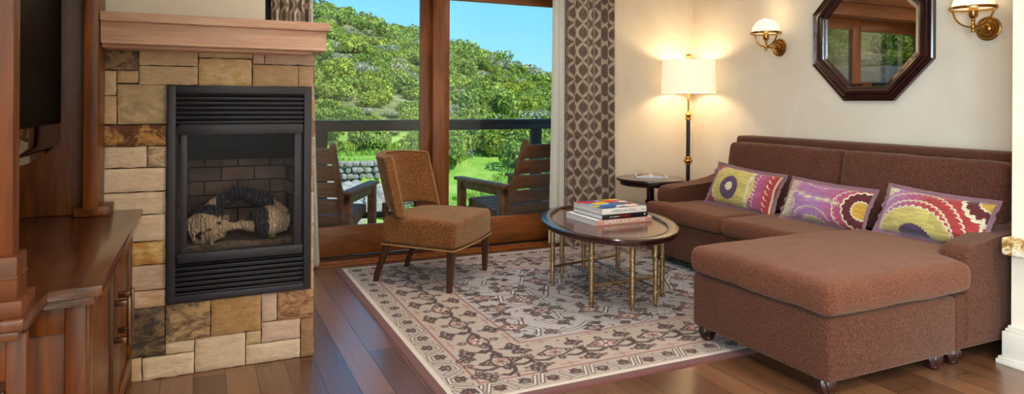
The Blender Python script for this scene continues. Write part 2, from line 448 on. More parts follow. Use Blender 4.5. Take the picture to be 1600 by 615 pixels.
def m_ground():
    t = NT('hill_ground'); p = t.principled(Roughness=1.0); v = t.coords(); n = t.noise(v, .9, 8, .75); n2 = t.noise(v, .12, 3, .5)
    g = t.ramp(n, [(.3, srgb(84, 116, 34)), (.5, srgb(132, 168, 56)), (.66, srgb(170, 186, 96)), (.8, srgb(190, 180, 140))])
    h = t.ramp(n, [(.3, srgb(70, 84, 40)), (.5, srgb(116, 124, 70)), (.7, srgb(160, 150, 118))])
    sx = t.n('ShaderNodeSeparateXYZ'); t.l(v, sx.inputs[0]); f = t.ramp(sx.outputs[2], [(.0, (0, 0, 0, 1)), (.9, (1, 1, 1, 1))])
    t.l(t.mix(f, g, h), p.inputs['Base Color']); t.bump(n, p, .6, .2); return t.m
M['ground'] = m_ground()
DL, SIDE_FILL, DOOR, SUN, SKY = 46, 380, 40, 6.0, 1.25
# ------------------------------------------------------------------ painting helpers (colour attributes on fine meshes)
def lin(r, g, b): return np.array(srgb(r, g, b)[:3], np.float32)

class Canvas:
    """numpy picture in metres: x right 0..w, y up 0..h"""
    def __init__(s, w, h, res, bg):
        s.w, s.h, s.res = w, h, res
        s.nx, s.ny = int(round(w / res)) + 1, int(round(h / res)) + 1
        s.xs = np.linspace(0, w, s.nx); s.ys = np.linspace(0, h, s.ny)
        s.a = np.empty((s.ny, s.nx, 3), np.float32); s.a[:] = bg
    def win(s, x0, x1, y0, y1):
        i0 = max(0, int(x0 / s.res) - 1); i1 = min(s.nx, int(x1 / s.res) + 3)
        j0 = max(0, int(y0 / s.res) - 1); j1 = min(s.ny, int(y1 / s.res) + 3)
        return i0, i1, j0, j1
    def blend(s, sl, m, c):
        i0, i1, j0, j1 = sl
        m = m[..., None]; s.a[j0:j1, i0:i1] = s.a[j0:j1, i0:i1] * (1 - m) + np.asarray(c, np.float32) * m
    def stroke(s, pts, width, c):
        hw = width / 2
        for (ax, ay), (bx, by) in zip(pts[:-1], pts[1:]):
            sl = s.win(min(ax, bx) - width, max(ax, bx) + width, min(ay, by) - width, max(ay, by) + width)
            i0, i1, j0, j1 = sl
            if i1 <= i0 or j1 <= j0: continue
            X, Y = np.meshgrid(s.xs[i0:i1], s.ys[j0:j1])
            dx, dy = bx - ax, by - ay; L = dx * dx + dy * dy + 1e-12
            t = np.clip(((X - ax) * dx + (Y - ay) * dy) / L, 0, 1)
            d = np.hypot(X - ax - t * dx, Y - ay - t * dy)
            s.blend(sl, np.clip((hw - d) / s.res + .5, 0, 1), c)
    def poly(s, pts, c):
        xs = [p[0] for p in pts]; ys = [p[1] for p in pts]
        sl = s.win(min(xs), max(xs), min(ys), max(ys)); i0, i1, j0, j1 = sl
        if i1 <= i0 or j1 <= j0: return
        X, Y = np.meshgrid(s.xs[i0:i1], s.ys[j0:j1]); ins = np.zeros(X.shape, bool)
        n = len(pts)
        for k in range(n):
            (ax, ay), (bx, by) = pts[k], pts[(k + 1) % n]
            if ay == by: continue
            cnd = ((ay > Y) != (by > Y)) & (X < (bx - ax) * (Y - ay) / (by - ay) + ax); ins ^= cnd
        s.blend(sl, ins.astype(np.float32), c)

def arc(cx, cy, r, a0, a1, n=10, ry=None):
    ry = r if ry is None else ry
    return [(cx + r * math.cos(R(a0 + (a1 - a0) * k / n)), cy + ry * math.sin(R(a0 + (a1 - a0) * k / n))) for k in range(n + 1)]
def xf(pts, cx, cy, ang=0, s=1.0, fx=1):
    c, q = math.cos(R(ang)), math.sin(R(ang))
    return [(cx + s * (fx * x * c - y * q), cy + s * (fx * x * q + y * c)) for x, y in pts]

# ------------------------------------------------------------------ room shell
XL, XR, YW, YB, ZC = -1.05, 4.16, 4.93, -2.6, 2.62
bm = B(); box(bm, XL - .1, XR + .1, YB - .1, 5.12, -.12, 0); fl = struct('floor', bm, M['floor'], label='wide plank brown wood floor')
# ceiling with roof deck above it
bm = B(); box(bm, XL - .1, XR + .1, YB - .1, 5.3, ZC, ZC + .25); struct('ceiling', bm, M['ceiling'])
bm = B(); box(bm, XR, XR + .1, 1.83, 5.3, 0, ZC); struct('wall_right', bm, M['wall'], label='cream plaster wall behind the sofa')
bm = B(); box(bm, 3.42, XR + .1, YB, 1.83, 0, ZC); struct('wall_near_right', bm, M['wall'], label='projecting cream wall at the right edge')
bm = B(); box(bm, XL - .1, XL, YB, -2.4, 0, ZC); box(bm, XL - .1, XL, -.3, 5.3, 0, ZC); box(bm, XL - .1, XL, -2.4, -.3, 0, .45); box(bm, XL - .1, XL, -2.4, -.3, 2.35, ZC); struct('wall_left', bm, M['wall'])
DX0, DX1, DZ = .46, 3.02, 2.16
bm = B(); box(bm, XL, DX0, YW, 5.25, 0, ZC); box(bm, DX1, XR, YW, 5.25, 0, ZC); box(bm, DX0, DX1, YW, 5.25, DZ, ZC)
struct('wall_far', bm, M['wall'], label='cream plaster wall around the glass door')
# back wall
bm = B(); box(bm, XL, 3.42, YB - .1, YB, 0, ZC)
struct('wall_back', bm, M['wall'])
bm = B()
for y in (-2.4, -1.38, -.36): box(bm, XL - .08, XL - .02, y, y + .06, .45, 2.35)
box(bm, XL - .08, XL - .02, -2.4, -.3, .45, .51); box(bm, XL - .08, XL - .02, -2.4, -.3, 2.29, 2.35)
w = struct('added_window', bm, M['door_v'])  # unseen window, added to carry the side fill
bm = B(); box(bm, XL - .055, XL - .045, -2.34, -.36, .51, 2.29); finish('pane', bm, M['glass'], w)
# baseboards
def bprof(bm, x0, x1, y0, y1, face):
    box(bm, x0, x1, y0, y1, 0, .14, .004)
bm = B(); box(bm, XR - .018, XR, 1.83, YW, 0, .13, .004); box(bm, XR - .024, XR, 1.83, YW, 0, .03, .003); struct('baseboard_right', bm, M['white_trim'])
bm = B(); box(bm, DX1 + .1, XR, YW - .018, YW, 0, .13, .004); struct('baseboard_far', bm, M['white_trim'])
bm = B()
prof = [(0, 0), (-.052, 0), (-.052, .018), (-.046, .03), (-.03, .042), (-.03, .145), (-.016, .16), (-.012, .175), (0, .178)]
# profile swept round the projecting corner
for (off, z0, z1) in ((.05, 0, .022), (.043, .022, .034), (.03, .034, .15), (.02, .15, .165), (.012, .165, .178)):
    box(bm, 3.42 - off, XR, YB, 1.83 + off * .8, z0, z1, .003)
struct('baseboard_near_right', bm, M['white_trim'], label='stepped white plinth of the projecting wall')
# glass sliding door (door_1): frame, panels, panes
bm = B()
box(bm, DX0 - .0, DX0 + .05, YW + .02, 5.24, 0, DZ); box(bm, DX1 - .05, DX1, YW + .02, 5.24, 0, DZ); box(bm, DX0, DX1, YW + .02, 5.24, DZ - .03, DZ)
box(bm, DX0, DX1, YW + .06, 5.24, 0, .022, .003)
d1 = struct('door_1', bm, M['door_v'], label='timber framed sliding glass door')
def panel(x0, x1, y, name, yt=.045, rs=.14):
    bm = B(); box(bm, x0, x0 + rs, y, y + yt, .03, 2.13, .004); box(bm, x1 - rs, x1, y, y + yt, .03, 2.13, .004)
    f = finish(name, bm, M['door_v'], d1)
    bm = B(); box(bm, x0 + rs, x1 - rs, y + .002, y + yt - .002, .035, .255, .004); finish('bottom_rail', bm, M['door_h'], f)
    bm = B(); box(bm, x0 + rs, x1 - rs, y + .002, y + yt - .002, 2.02, 2.13, .004); finish('top_rail', bm, M['door_h'], f)
    bm = B(); box(bm, x0 + rs - .004, x1 - rs + .004, y + yt / 2 - .004, y + yt / 2 + .004, .252, 2.022); finish('pane', bm, M['glass'], f)
    return f
panel(1.673, 2.97, 5.06, 'sliding_panel', rs=.136)
panel(.51, 1.70, 5.13, 'fixed_panel', rs=.11)
bm = B(); box(bm, DX0 + .05, DX1 - .05, 5.045, 5.058, 0.022, .03); box(bm, DX0 + .05, DX1 - .05, 5.112, 5.125, .022, .03); finish('track', bm, M['rail_metal'], d1)
bm = B(); box(bm, DX0, DX1, YW - .0, 5.05, 0.0, .012, .003); t_ = struct('trim_1', bm, M['door_h'], label='wooden door sill')
# timber casing over the door, stepped
bm = B(); box(bm, DX0 - .1, DX1 + .1, YW - .03, YW, DZ - .02, DZ + .12, .005); box(bm, DX0 - .1, DX1 + .1, YW - .05, YW, DZ + .12, DZ + .16, .005); box(bm, DX0 - .1, DX1 + .1, YW - .04, YW, DZ + .16, ZC, .005)
struct('trim_2', bm, M['door_h'])
bm = B(); box(bm, .36, .47, YW - .03, YW, 0, DZ - .02, .004); struct('shade_strip', bm, M['slate_metal'], label='dark strip standing in for the shaded wall beside the chimney breast')  # dark colour stands in for the wall's shade behind the gap
# chimney breast
bm = B(); box(bm, XL, .276, 3.35, YW, 1.5, ZC); struct('wall_chimney', bm, M['wall'], label='cream chimney breast above the mantel')

# ------------------------------------------------------------------ stone fireplace
fp = thing('stone_fireplace', 'ashlar stone fireplace surround with a pale oak mantel shelf', 'fireplace', (.06, 3.27, 0))
FX, FY = .06, 3.27
STONES = [(-0.378,1.327,-0.239,1.420,'moss'),(-0.239,1.350,-0.008,1.420,'cream'),(-0.238,1.267,-0.008,1.350,'cream'),(-0.008,1.390,0.216,1.423,'cream'),(-0.008,1.265,0.215,1.390,'gold'),(0.216,1.368,0.267,1.420,'pink'),(0.267,1.368,0.487,1.422,'pink'),(0.215,1.265,0.417,1.368,'tan'),(0.417,1.267,0.487,1.368,'tan'),(-0.378,1.220,-0.319,1.326,'cream'),(-0.319,1.273,-0.238,1.327,'sand'),(-0.377,1.098,-0.318,1.220,'tan'),(-0.318,1.097,-0.129,1.270,'mottle'),(-0.377,1.005,-0.130,1.096,'rust'),(-0.376,0.915,-0.366,1.005,'moss'),(-0.366,0.913,-0.204,1.005,'pale'),(-0.204,0.912,-0.129,1.005,'shade'),(-0.376,0.810,-0.131,0.912,'pale'),(-0.375,0.710,-0.131,0.809,'pale'),(-0.375,0.597,-0.131,0.710,'pale'),(-0.375,0.494,-0.131,0.596,'gold2'),(-0.374,0.385,-0.131,0.494,'pink'),(-0.374,0.311,-0.131,0.385,'pink2'),(-0.373,0.102,-0.132,0.311,'dark'),(-0.132,0.150,0.047,0.318,'swirl'),(0.047,0.152,0.259,0.318,'gold3'),(0.259,0.186,0.328,0.318,'pink'),(0.328,0.183,0.491,0.320,'rustbrown'),(-0.132,0.096,-0.017,0.150,'pale'),(-0.017,0.0,0.193,0.152,'pale'),(0.193,0.091,0.259,0.152,'sand'),(0.259,0.091,0.432,0.185,'pink'),(0.193,0.0,0.432,0.091,'pale'),(0.432,0.0,0.491,0.183,'brown'),(-0.220,0.0,-0.017,0.096,'pale'),(-0.372,0.0,-0.220,0.101,'sand')]
SC = {'moss': ((150, 120, 86), (70, 62, 56), 1), 'cream': ((206, 178, 142), (188, 156, 118), .5), 'gold': ((200, 158, 104), (214, 186, 144), .9), 'pink': ((198, 168, 146), (184, 150, 126), .5),
      'tan': ((196, 160, 122), (180, 146, 110), .5), 'sand': ((202, 172, 134), (186, 150, 112), .5), 'mottle': ((196, 170, 130), (158, 134, 100), .7), 'rust': ((188, 138, 78), (96, 54, 34), 1.),
      'pale': ((214, 190, 162), (204, 172, 140), .45), 'shade': ((206, 176, 140), (120, 104, 86), .7), 'gold2': ((206, 172, 116), (180, 120, 50), .9), 'pink2': ((206, 174, 150), (196, 150, 98), .7),  # 'shade' kind: tan stone with darker mottling
      'dark': ((62, 52, 44), (140, 112, 78), .8), 'swirl': ((178, 144, 104), (92, 72, 52), .9), 'gold3': ((184, 144, 98), (168, 124, 74), .8), 'rustbrown': ((176, 134, 98), (112, 70, 44), .9), 'brown': ((160, 124, 88), (130, 98, 68), .6)}
def stone_block(V, F, C1, C2, K, o, ux, uz, nrm, w, h, kind, depth, rng):
    """rough-faced block: a grid face with chipped edges and sides going back"""
    nx, nz = max(4, int(w / .012)), max(4, int(h / .012))
    g = .0022
    base = len(V); off = rng.random() * 50; lift = rng.uniform(.0, .012)
    ca, cb, k = SC[kind]; j = rng.uniform(.94, 1.05)
    ca = [c * j for c in srgb(*ca)[:3]]; cb = [c * j for c in srgb(*cb)[:3]]
    for a in range(nz + 1):
        for b in range(nx + 1):
            u, v = b / nx, a / nz
            x, z = g + u * (w - 2 * g), g + v * (h - 2 * g)
            e = min(x, w - x, z, h - z)
            if a in (0, nz): z += (mnoise.noise(Vector((x * 22 + off, v * 9, 1))) * .0035)
            if b in (0, nx): x += (mnoise.noise(Vector((z * 22 + off, u * 9, 5))) * .003)
            y = lift + .005 * mnoise.noise(Vector((x * 12 + off, z * 12, 0))) + .0035 * mnoise.noise(Vector((x * 40 + off, z * 50, 3)))
            y -= .008 * max(0, 1 - e / .009)
            p = o + ux * x + uz * z + nrm * (y + .012)
            V.append(p); C1.append(ca); C2.append(cb); K.append(k)
    W = nx + 1
    for a in range(nz):
        for b in range(nx):
            F.append((base + a * W + b, base + a * W + b + 1, base + (a + 1) * W + b + 1, base + (a + 1) * W + b))
    rim = [base + b for b in range(W)] + [base + a * W + nx for a in range(1, nz + 1)] + [base + nz * W + b for b in range(nx - 1, -1, -1)] + [base + a * W for a in range(nz - 1, 0, -1)]
    bb = len(V)
    for i in rim:
        V.append(V[i] - nrm * (depth + .012)); C1.append(C1[i]); C2.append(C2[i]); K.append(K[i])
    n = len(rim)
    for i in range(n):
        F.append((rim[i], bb + i, bb + (i + 1) % n, rim[(i + 1) % n]))
V, F, C1, C2, K = [], [], [], [], []
rng = random.Random(3)
for (x0, z0, x1, z1, kd) in STONES:
    stone_block(V, F, C1, C2, K, Vector((x0 - FX, 0, z0)), Vector((1, 0, 0)), Vector((0, 0, 1)), Vector((0, -1, 0)), x1 - x0, z1 - z0, kd, .012, rng)
# courses on the return side and behind the cabinet
def courses(o, ux, nrm, length, zt, skipz=0):
    z = skipz
    while z < zt - .02:
        h = min(rng.choice((.07, .09, .11, .15)), zt - z)
        if zt - z - h < .03: h = zt - z
        x = 0
        while x < length - .02:
            w = min(rng.uniform(.12, .3), length - x)
            if length - x - w < .05: w = length - x
            stone_block(V, F, C1, C2, K, o + ux * x + Vector((0, 0, z)), ux, Vector((0, 0, 1)), nrm, w, h, rng.choice(('pale', 'cream', 'pink', 'tan', 'sand', 'gold2', 'mottle', 'brown')), .012, rng)
            x += w
        z += h
courses(Vector((.478 - FX, 0, 0)), Vector((0, 1, 0)), Vector((1, 0, 0)), 1.0, 1.42)
courses(Vector((XL - FX + .01, 0, 0)), Vector((1, 0, 0)), Vector((0, -1, 0)), .675, 1.42)
me = bpy.data.meshes.new('stone_veneer'); me.from_pydata([tuple(v) for v in V], [], F); me.update()
for nm, arr in (('paint', C1), ('paint2', C2), ('paint3', [(k, k, k) for k in K])):
    a = me.color_attributes.new(nm, 'FLOAT_COLOR', 'POINT'); c4 = np.ones((len(V), 4), np.float32); c4[:, :3] = np.array(arr, np.float32); a.data.foreach_set('color', c4.reshape(-1))
me.shade_smooth(); me.set_sharp_from_angle(angle=R(50))
link('stone_veneer', me, M['stone'], fp)
bm = B()   # masonry core with the firebox opening left free
X0, X1, Y0, Y1 = XL - FX + .01, .478 - FX, .002, 1.0
ox0, ox1, oz0, oz1 = -.129 - FX, .474 - FX, .322, 1.266
box(bm, X0, ox0, Y0, Y1, 0, 1.42); box(bm, ox1, X1, Y0, Y1, 0, 1.42); box(bm, ox0, ox1, Y0, Y1, 0, oz0); box(bm, ox0, ox1, Y0, Y1, oz1, 1.42); box(bm, ox0, ox1, .56, Y1, oz0, oz1)
finish('masonry_core', bm, M['mortar'], fp, smooth=False)
bm = B()
mx0, mx1 = -.357 - FX, .518 - FX
box(bm, mx0, mx1 + .008, -.225, .3, 1.513, 1.549, .003); box(bm, mx0, mx1 - .006, -.2, .3, 1.436, 1.513, .002)
box(bm, mx0, mx1 - .004, -.204, .3, 1.424, 1.438, .006, 3); box(bm, mx0, mx1 - .06, -.16, .3, 1.411, 1.426, .004)
finish('mantel_shelf', bm, M['mantel'], fp)

# ------------------------------------------------------------------ gas fireplace insert
gi = thing('gas_fireplace_insert', 'charcoal metal gas fireplace insert with louvres and a glass front', 'fireplace insert', (.173, 3.25, .322))
GX, GY, GZ = .173, 3.25, .322
def gb(bm, x0, x1, y0, y1, z0, z1, bev=.0015): box(bm, x0 - GX, x1 - GX, y0, y1, z0 - GZ, z1 - GZ, bev)
x0, x1, z0, z1 = -.129, .475, .322, 1.267
bm = B(); gb(bm, x0, x0 + .034, -.012, .03, z0, z1); gb(bm, x1 - .034, x1, -.012, .03, z0, z1); gb(bm, x0 + .034, x1 - .034, -.012, .03, z1 - .035, z1); gb(bm, x0 + .034, x1 - .034, -.012, .03, z0, z0 + .03)
finish('outer_frame', bm, M['slate_metal'], gi)
bm = B(); gb(bm, x0 + .03, x1 - .03, .02, .05, z0 + .02, .5, 0); gb(bm, x0 + .03, x1 - .03, .02, .05, 1.09, z1 - .02, 0); gb(bm, x0 + .03, -.083, .02, .05, .49, 1.1, 0); gb(bm, .432, x1 - .03, .02, .05, .49, 1.1, 0)
finish('back_plate', bm, M['slate_dark'], gi)
def louvres(za, zb, n, nm):
    bm = B(); st = (zb - za) / n
    for k in range(n):
        zc = za + (k + .5) * st
        box(bm, -.27, .27, -.011, .011, -.0022, .0022, .001, M=T(.173 - GX, .008, zc - GZ, rx=R(-38)))
        box(bm, -.27, .27, -.002, .002, -.004, .004, .0008, M=T(.173 - GX, -.0015, zc - GZ - .009))
    finish(nm, bm, M['slate_metal'], gi)
louvres(1.105, 1.232, 6, 'upper_louvre')
louvres(.355, .488, 6, 'lower_louvre')
bm = B(); gb(bm, -.085, .434, -.03, .012, 1.052, 1.095); gb(bm, -.085, .434, -.03, .012, .497, .537); gb(bm, -.078, -.05, -.02, .012, .537, 1.052); gb(bm, .397, .427, -.02, .012, .537, 1.052)
df = finish('door_frame', bm, M['slate_metal'], gi)
bm = B(); gb(bm, -.052, .399, -.004, 0, .535, 1.054, 0); finish('glass_pane', bm, M['fire_glass'], df)
# firebox: brick panels, floor, angled hood
bm = B()
gb(bm, -.06, .41, .36, .38, .52, 1.06, 0); finish('brick_back', bm, M['brick'], gi, smooth=False)
bm = B()
prism(bm, [(-.085 - GX, .05), (-.04 - GX, .362), (-.07 - GX, .362), (-.1 - GX, .05)], .52 - GZ, 1.07 - GZ, 'Z')
finish('brick_side', bm, M['brick'], gi, smooth=False); bm = B()
prism(bm, [(.43 - GX, .05), (.445 - GX, .05), (.42 - GX, .362), (.39 - GX, .362)], .52 - GZ, 1.07 - GZ, 'Z')
o = finish('brick_side', bm, M['brick'], gi, smooth=False)
bm = B(); gb(bm, -.09, .44, .03, .38, .505, .526, 0); gb(bm, -.06, .42, .09, .37, .52, .55, .008); finish('firebox_floor', bm, M['ember'], gi)
bm = B()
prism(bm, [(.02, 1.06 - GZ), (.02, 1.05 - GZ), (.17, .925 - GZ), (.18, .925 - GZ), (.36, 1.0 - GZ), (.36, 1.06 - GZ)], -.085 - GX, .435 - GX, 'X'); finish('hood', bm, M['slate_dark'], gi, smooth=False)

# logs
def log(name, label, pts, rad, seed, char, flat=(1, .8), n=18, sub=14):
    P_ = []
    path = []; rr = []
    for i in range(sub + 1):
        t = i / sub * (len(pts) - 1); k = min(int(t), len(pts) - 2); f = t - k
        path.append(Vector(pts[k]).lerp(Vector(pts[k + 1]), f)); rr.append(rad[k] * (1 - f) + rad[k + 1] * f)
    c0 = Vector(pts[0])
    bm = B(); tube(bm, [p - c0 for p in path], rr, n, True, flat=flat)
    bmesh.ops.subdivide_edges(bm, edges=bm.edges, cuts=1, use_grid_fill=True)
    bm.normal_update()
    for v in bm.verts:
        d = mnoise.noise(v.co * 14 + Vector((seed, 0, 0))) * .013 + mnoise.noise(v.co * 45 + Vector((seed, 2, 0))) * .006
        v.co += v.normal * d
    me = bpy.data.meshes.new(name); bmesh.ops.recalc_face_normals(bm, faces=bm.faces); bm.to_mesh(me); bm.free(); me.shade_smooth()
    nv = len(me.vertices); a = me.color_attributes.new('paint', 'FLOAT_COLOR', 'POINT')
    for i, v in enumerate(me.vertices):
        q = char(v.co + c0); a.data[i].color = (q, q, q, 1)
    o = link(name, me, M['log']); o.location = c0 + Vector((0, 0, .016))
    tag(o, label, 'log', 'gas logs in the firebox'); return o
Yl = 3.40
log('fireplace_log', 'tan split log lying at the front left of the firebox', [(-.035, 3.39, .585), (.05, 3.38, .61), (.115, 3.37, .60)], [.052, .085, .05], 1, lambda c: .35 + 1.6 * max(0, c.z - .655) * 4, flat=(1, 1.1))
log('fireplace_log', 'tan and charred log resting at the front right of the firebox', [(.235, 3.36, .6), (.31, 3.37, .615), (.385, 3.385, .6)], [.064, .078, .042], 7, lambda c: .3 + max(0, (.31 - c.x) * 7), flat=(1, 1.0))
log('fireplace_log', 'small pale log bridging the two front logs', [(.1, 3.38, .6), (.17, 3.375, .605), (.235, 3.37, .6)], [.03, .028, .032], 11, lambda c: .3, sub=8)
log('fireplace_log', 'long charred log leaning up to the left at the back', [(-.06, 3.5, .61), (.07, 3.48, .69), (.19, 3.46, .745)], [.04, .045, .036], 15, lambda c: .7)
log('fireplace_log', 'charred log sloping down to the right across the top', [(.13, 3.455, .76), (.25, 3.44, .72), (.375, 3.42, .635)], [.036, .048, .034], 21, lambda c: .75 if c.x < .32 else .4)
log('fireplace_log', 'upright tan splinter log crossing the front left log', [(-.02, 3.41, .60), (.04, 3.41, .68), (.11, 3.42, .73)], [.03, .036, .03], 31, lambda c: .45 + max(0, c.x - .06) * 8, sub=10)

# ------------------------------------------------------------------ media cabinet (left)
cb = thing('media_cabinet', 'large knotty alder media cabinet with tall side towers at the left edge', 'cabinet', (-.6, 2.4, 0))
CX, CY = -.6, 2.4
def cbx(bm, x0, x1, y0, y1, z0, z1, bev=.003, seg=2): box(bm, x0 - CX, x1 - CX, y0 - CY, y1 - CY, z0, z1, bev, seg)
bm = B(); cbx(bm, XL + .01, -.28, 1.98, 3.235, .07, .70); cbx(bm, XL + .01, -.385, 1.76, 1.99, .07, .70); cbx(bm, XL + .05, -.31, 1.84, 3.2, 0, .08)
finish('carcass', bm, M['alder'], cb)
bm = B()   # end frame facing the room
cbx(bm, -.30, -.256, 1.962, 1.985, .07, .70); cbx(bm, -.40, -.30, 1.972, 1.985, .62, .70); finish('end_frame', bm, M['alder'], cb); bm = B()
cbx(bm, -.372, -.335, 1.74, 1.765, .07, .70); cbx(bm, -.55, -.372, 1.745, 1.765, .6, .7)
finish('end_frame', bm, M['alder'], cb); bm = B(); cbx(bm, -.28, -.256, 3.195, 3.24, 0, .70)
finish('end_frame', bm, M['alder'], cb)
bm = B()
for k in range(5): cbx(bm, -.425 + k * .011, -.418 + k * .011, 1.738, 1.75, .1, .58, .002)
finish('fluted_pilaster', bm, M['walnut'], cb)
bm = B()
outline = [(XL + .01, 1.705), (-.334, 1.705), (-.334, 1.935), (-.218, 1.935), (-.218, 3.245), (XL + .01, 3.245)]
prism(bm, [(a - CX, b - CY) for a, b in outline], .712, .74, 'Z', .006, 3)
o2 = [(XL + .01, 1.72), (-.345, 1.72), (-.345, 1.95), (-.235, 1.95), (-.235, 3.24), (XL + .01, 3.24)]
prism(bm, [(a - CX, b - CY) for a, b in o2], .69, .713, 'Z', .005, 2)
finish('countertop', bm, M['alder_dark'], cb)
for (ya, yb, hy) in ((1.99, 2.59, 2.545), (2.60, 3.19, 2.655)):
    bm = B(); cbx(bm, -.279, -.252, ya, ya + .07, .1, .685); cbx(bm, -.279, -.252, yb - .07, yb, .1, .685); cbx(bm, -.279, -.252, ya + .07, yb - .07, .1, .17); cbx(bm, -.279, -.252, ya + .07, yb - .07, .615, .685); cbx(bm, -.279, -.262, ya + .07, yb - .07, .17, .615, 0)
    d = finish('cabinet_door', bm, M['alder'], cb)
    bm = B(); cbx(bm, -.252, -.206, hy - .009, hy + .009, .522, .54, .002); cbx(bm, -.252, -.206, hy - .009, hy + .009, .4, .418, .002); cbx(bm, -.216, -.204, hy - .011, hy + .011, .39, .55, .002)
    finish('pull_handle', bm, M['bronze'], d)
# hutch
ZT = 2.3
bm = B(); cbx(bm, XL + .01, XL + .04, 1.76, 3.24, .74, ZT); finish('back_panel', bm, M['alder'], cb)
bm = B(); cbx(bm, XL + .04, -.42, 3.17, 3.24, .74, ZT); cbx(bm, -.41, -.36, 3.04, 3.24, .775, ZT, .004); cbx(bm, -.45, -.325, 3.1, 3.24, .74, .778, .004)
finish('far_tower', bm, M['alder'], cb)
bm = B(); cbx(bm, XL + .04, -.361, 1.742, 1.80, .86, ZT, .003)
finish('near_tower', bm, M['alder'], cb)
bm = B(); cbx(bm, XL + .04, -.349, 1.722, 1.812, .775, .868, .003); cbx(bm, XL + .04, -.347, 1.72, 1.814, .82, .826, .001); cbx(bm, XL + .04, -.338, 1.712, 1.84, .739, .777, .004)
finish('tower_plinth', bm, M['alder_x'], cb)
bm = B(); cbx(bm, XL + .01, -.34, 1.72, 3.24, ZT - .02, ZT + .1, .01); finish('cornice', bm, M['alder'], cb)

# television
tv = thing('television', 'black flat television mounted inside the wooden media cabinet', 'television', (-.5, 2.45, .74))
bm = B()
n = 24; ya, yb = -.52, .52
pts = [(ya, 1.62 - .74), (ya, .305)] + [(ya + (yb - ya) * k / n, .318 - .05 * math.sin(PI * k / n) ** .8) for k in range(1, n)] + [(yb, .305), (yb, 1.62 - .74)]
prism(bm, pts, -.045, .03, 'X', .008, 2); finish('casing', bm, M['bezel'], tv)
bm = B(); box(bm, .028, .033, ya + .03, yb - .02, .375, 1.6 - .74, .001); finish('screen', bm, M['screen'], tv)
bm = B(); box(bm, -.5, -.04, -.12, .12, .5, .7, .003); finish('mounting_bracket', bm, M['bezel'], tv)
# ------------------------------------------------------------------ sofa
sf = thing('sofa', 'brown chenille sofa with scooped arms along the cream wall', 'sofa', (3.62, 3.07, 0))
SX, SY = 3.62, 3.07
def sb(bm, x0, x1, y0, y1, z0, z1, bev=.012, seg=3): box(bm, x0 - SX, x1 - SX, y0 - SY, y1 - SY, z0, z1, bev, seg)
bm = B(); sb(bm, 3.13, 4.05, 1.905, 4.24, .075, .325, .012)
finish('base', bm, M['chenille'], sf)
bm = B(); prism(bm, [(3.88 - SX, .1), (3.90 - SX, .925), (3.915 - SX, .945), (4.07 - SX, .945), (4.1 - SX, .925), (4.1 - SX, .1)], 1.915 - SY, 4.1 - SY, 'Y', .014, 3)
finish('back_frame', bm, M['chenille'], sf)
ap = [(3.235, .3), (3.225, .50), (3.235, .54), (3.262, .562), (3.32, .568), (3.42, .573), (3.52, .58), (3.62, .591), (3.72, .608), (3.82, .637), (3.92, .685), (4.0, .735), (4.08, .79), (4.08, .3)]
def arm(y0, y1):
    bm = B(); prism(bm, [(a - SX, b) for a, b in ap], y0 - SY, y1 - SY, 'Y', .018, 4); finish('arm', bm, M['chenille'], sf, ang=50)
arm(4.065, 4.24)
apr = [(3.20, .1), (3.19, .45), (3.20, .51), (3.235, .542), (3.32, .556)] + ap[5:-1] + [(4.08, .1)]
bm = B(); prism(bm, [(a - SX, b) for a, b in apr], 1.898 - SY, 2.03 - SY, 'Y', .018, 4); finish('arm', bm, M['chenille'], sf, ang=50)
def shift(poly): return [(a - SX, b - SY) for a, b in poly]
def crown_fn(x0, x1, y0, y1, z, amt):
    def f(co):
        u = np.clip((co[:, 0] - x0) / (x1 - x0), 0, 1); v = np.clip((co[:, 1] - y0) / (y1 - y0), 0, 1)
        k = np.clip((co[:, 2] - z) / .05, 0, 1)
        co[:, 2] += amt * k * (np.sin(PI * u) ** .6) * (np.sin(PI * v) ** .6); return co
    return f
pad('seat_cushion', [(shift([(3.10, 3.425), (3.66, 3.425), (3.66, 4.05), (3.222, 4.05), (3.212, 4.235), (3.10, 4.235)]), .33, .452, 'Z')], M['chenille_top'], sf, wob=.006, crown=crown_fn(3.1 - SX, 3.66 - SX, 3.42 - SY, 4.2 - SY, .43, .02))
pad('seat_cushion', [(shift([(3.105, 2.715), (3.66, 2.715), (3.66, 3.415), (3.105, 3.415)]), .33, .45, 'Z')], M['chenille_top'], sf, wob=.006, crown=crown_fn(3.1 - SX, 3.66 - SX, 2.7 - SY, 3.42 - SY, .43, .02))
def back_cushion(y0, y1):
    prof = [(3.64 - SX, .455), (3.70 - SX, .89), (3.72 - SX, .912), (3.86 - SX, .90), (3.885 - SX, .455)]
    bm = B(); prism(bm, prof, y0 - SY, y1 - SY, 'Y', .03, 3); bmesh.ops.recalc_face_normals(bm, faces=bm.faces)
    me = bpy.data.meshes.new('back_cushion'); bm.to_mesh(me); bm.free(); o = link('back_cushion', me, None, sf)
    md = o.modifiers.new('r', 'REMESH'); md.mode = 'VOXEL'; md.voxel_size = .014; s = o.modifiers.new('s', 'SMOOTH'); s.factor = .5; s.iterations = 5
    evaluated(o); o.data.materials.clear(); o.data.materials.append(M['chenille'])
    for v in o.data.vertices:
        k = max(0, min(1, (SX + .05 - (v.co.x + SX) + .05) / .1))
        u = (v.co.y + SY - y0) / (y1 - y0); w = (v.co.z - .45) / .46
        if v.co.x + SX < 3.76 and 0 < u < 1 and 0 < w < 1:
            v.co.x -= .03 * (math.sin(PI * u) * math.sin(PI * w)) ** .5
        v.co.z += .006 * mnoise.noise(v.co * 7) + .003 * mnoise.noise(v.co * 20); v.co.x += .005 * mnoise.noise(v.co * 9)
    o.data.shade_smooth()
back_cushion(2.975, 3.97)
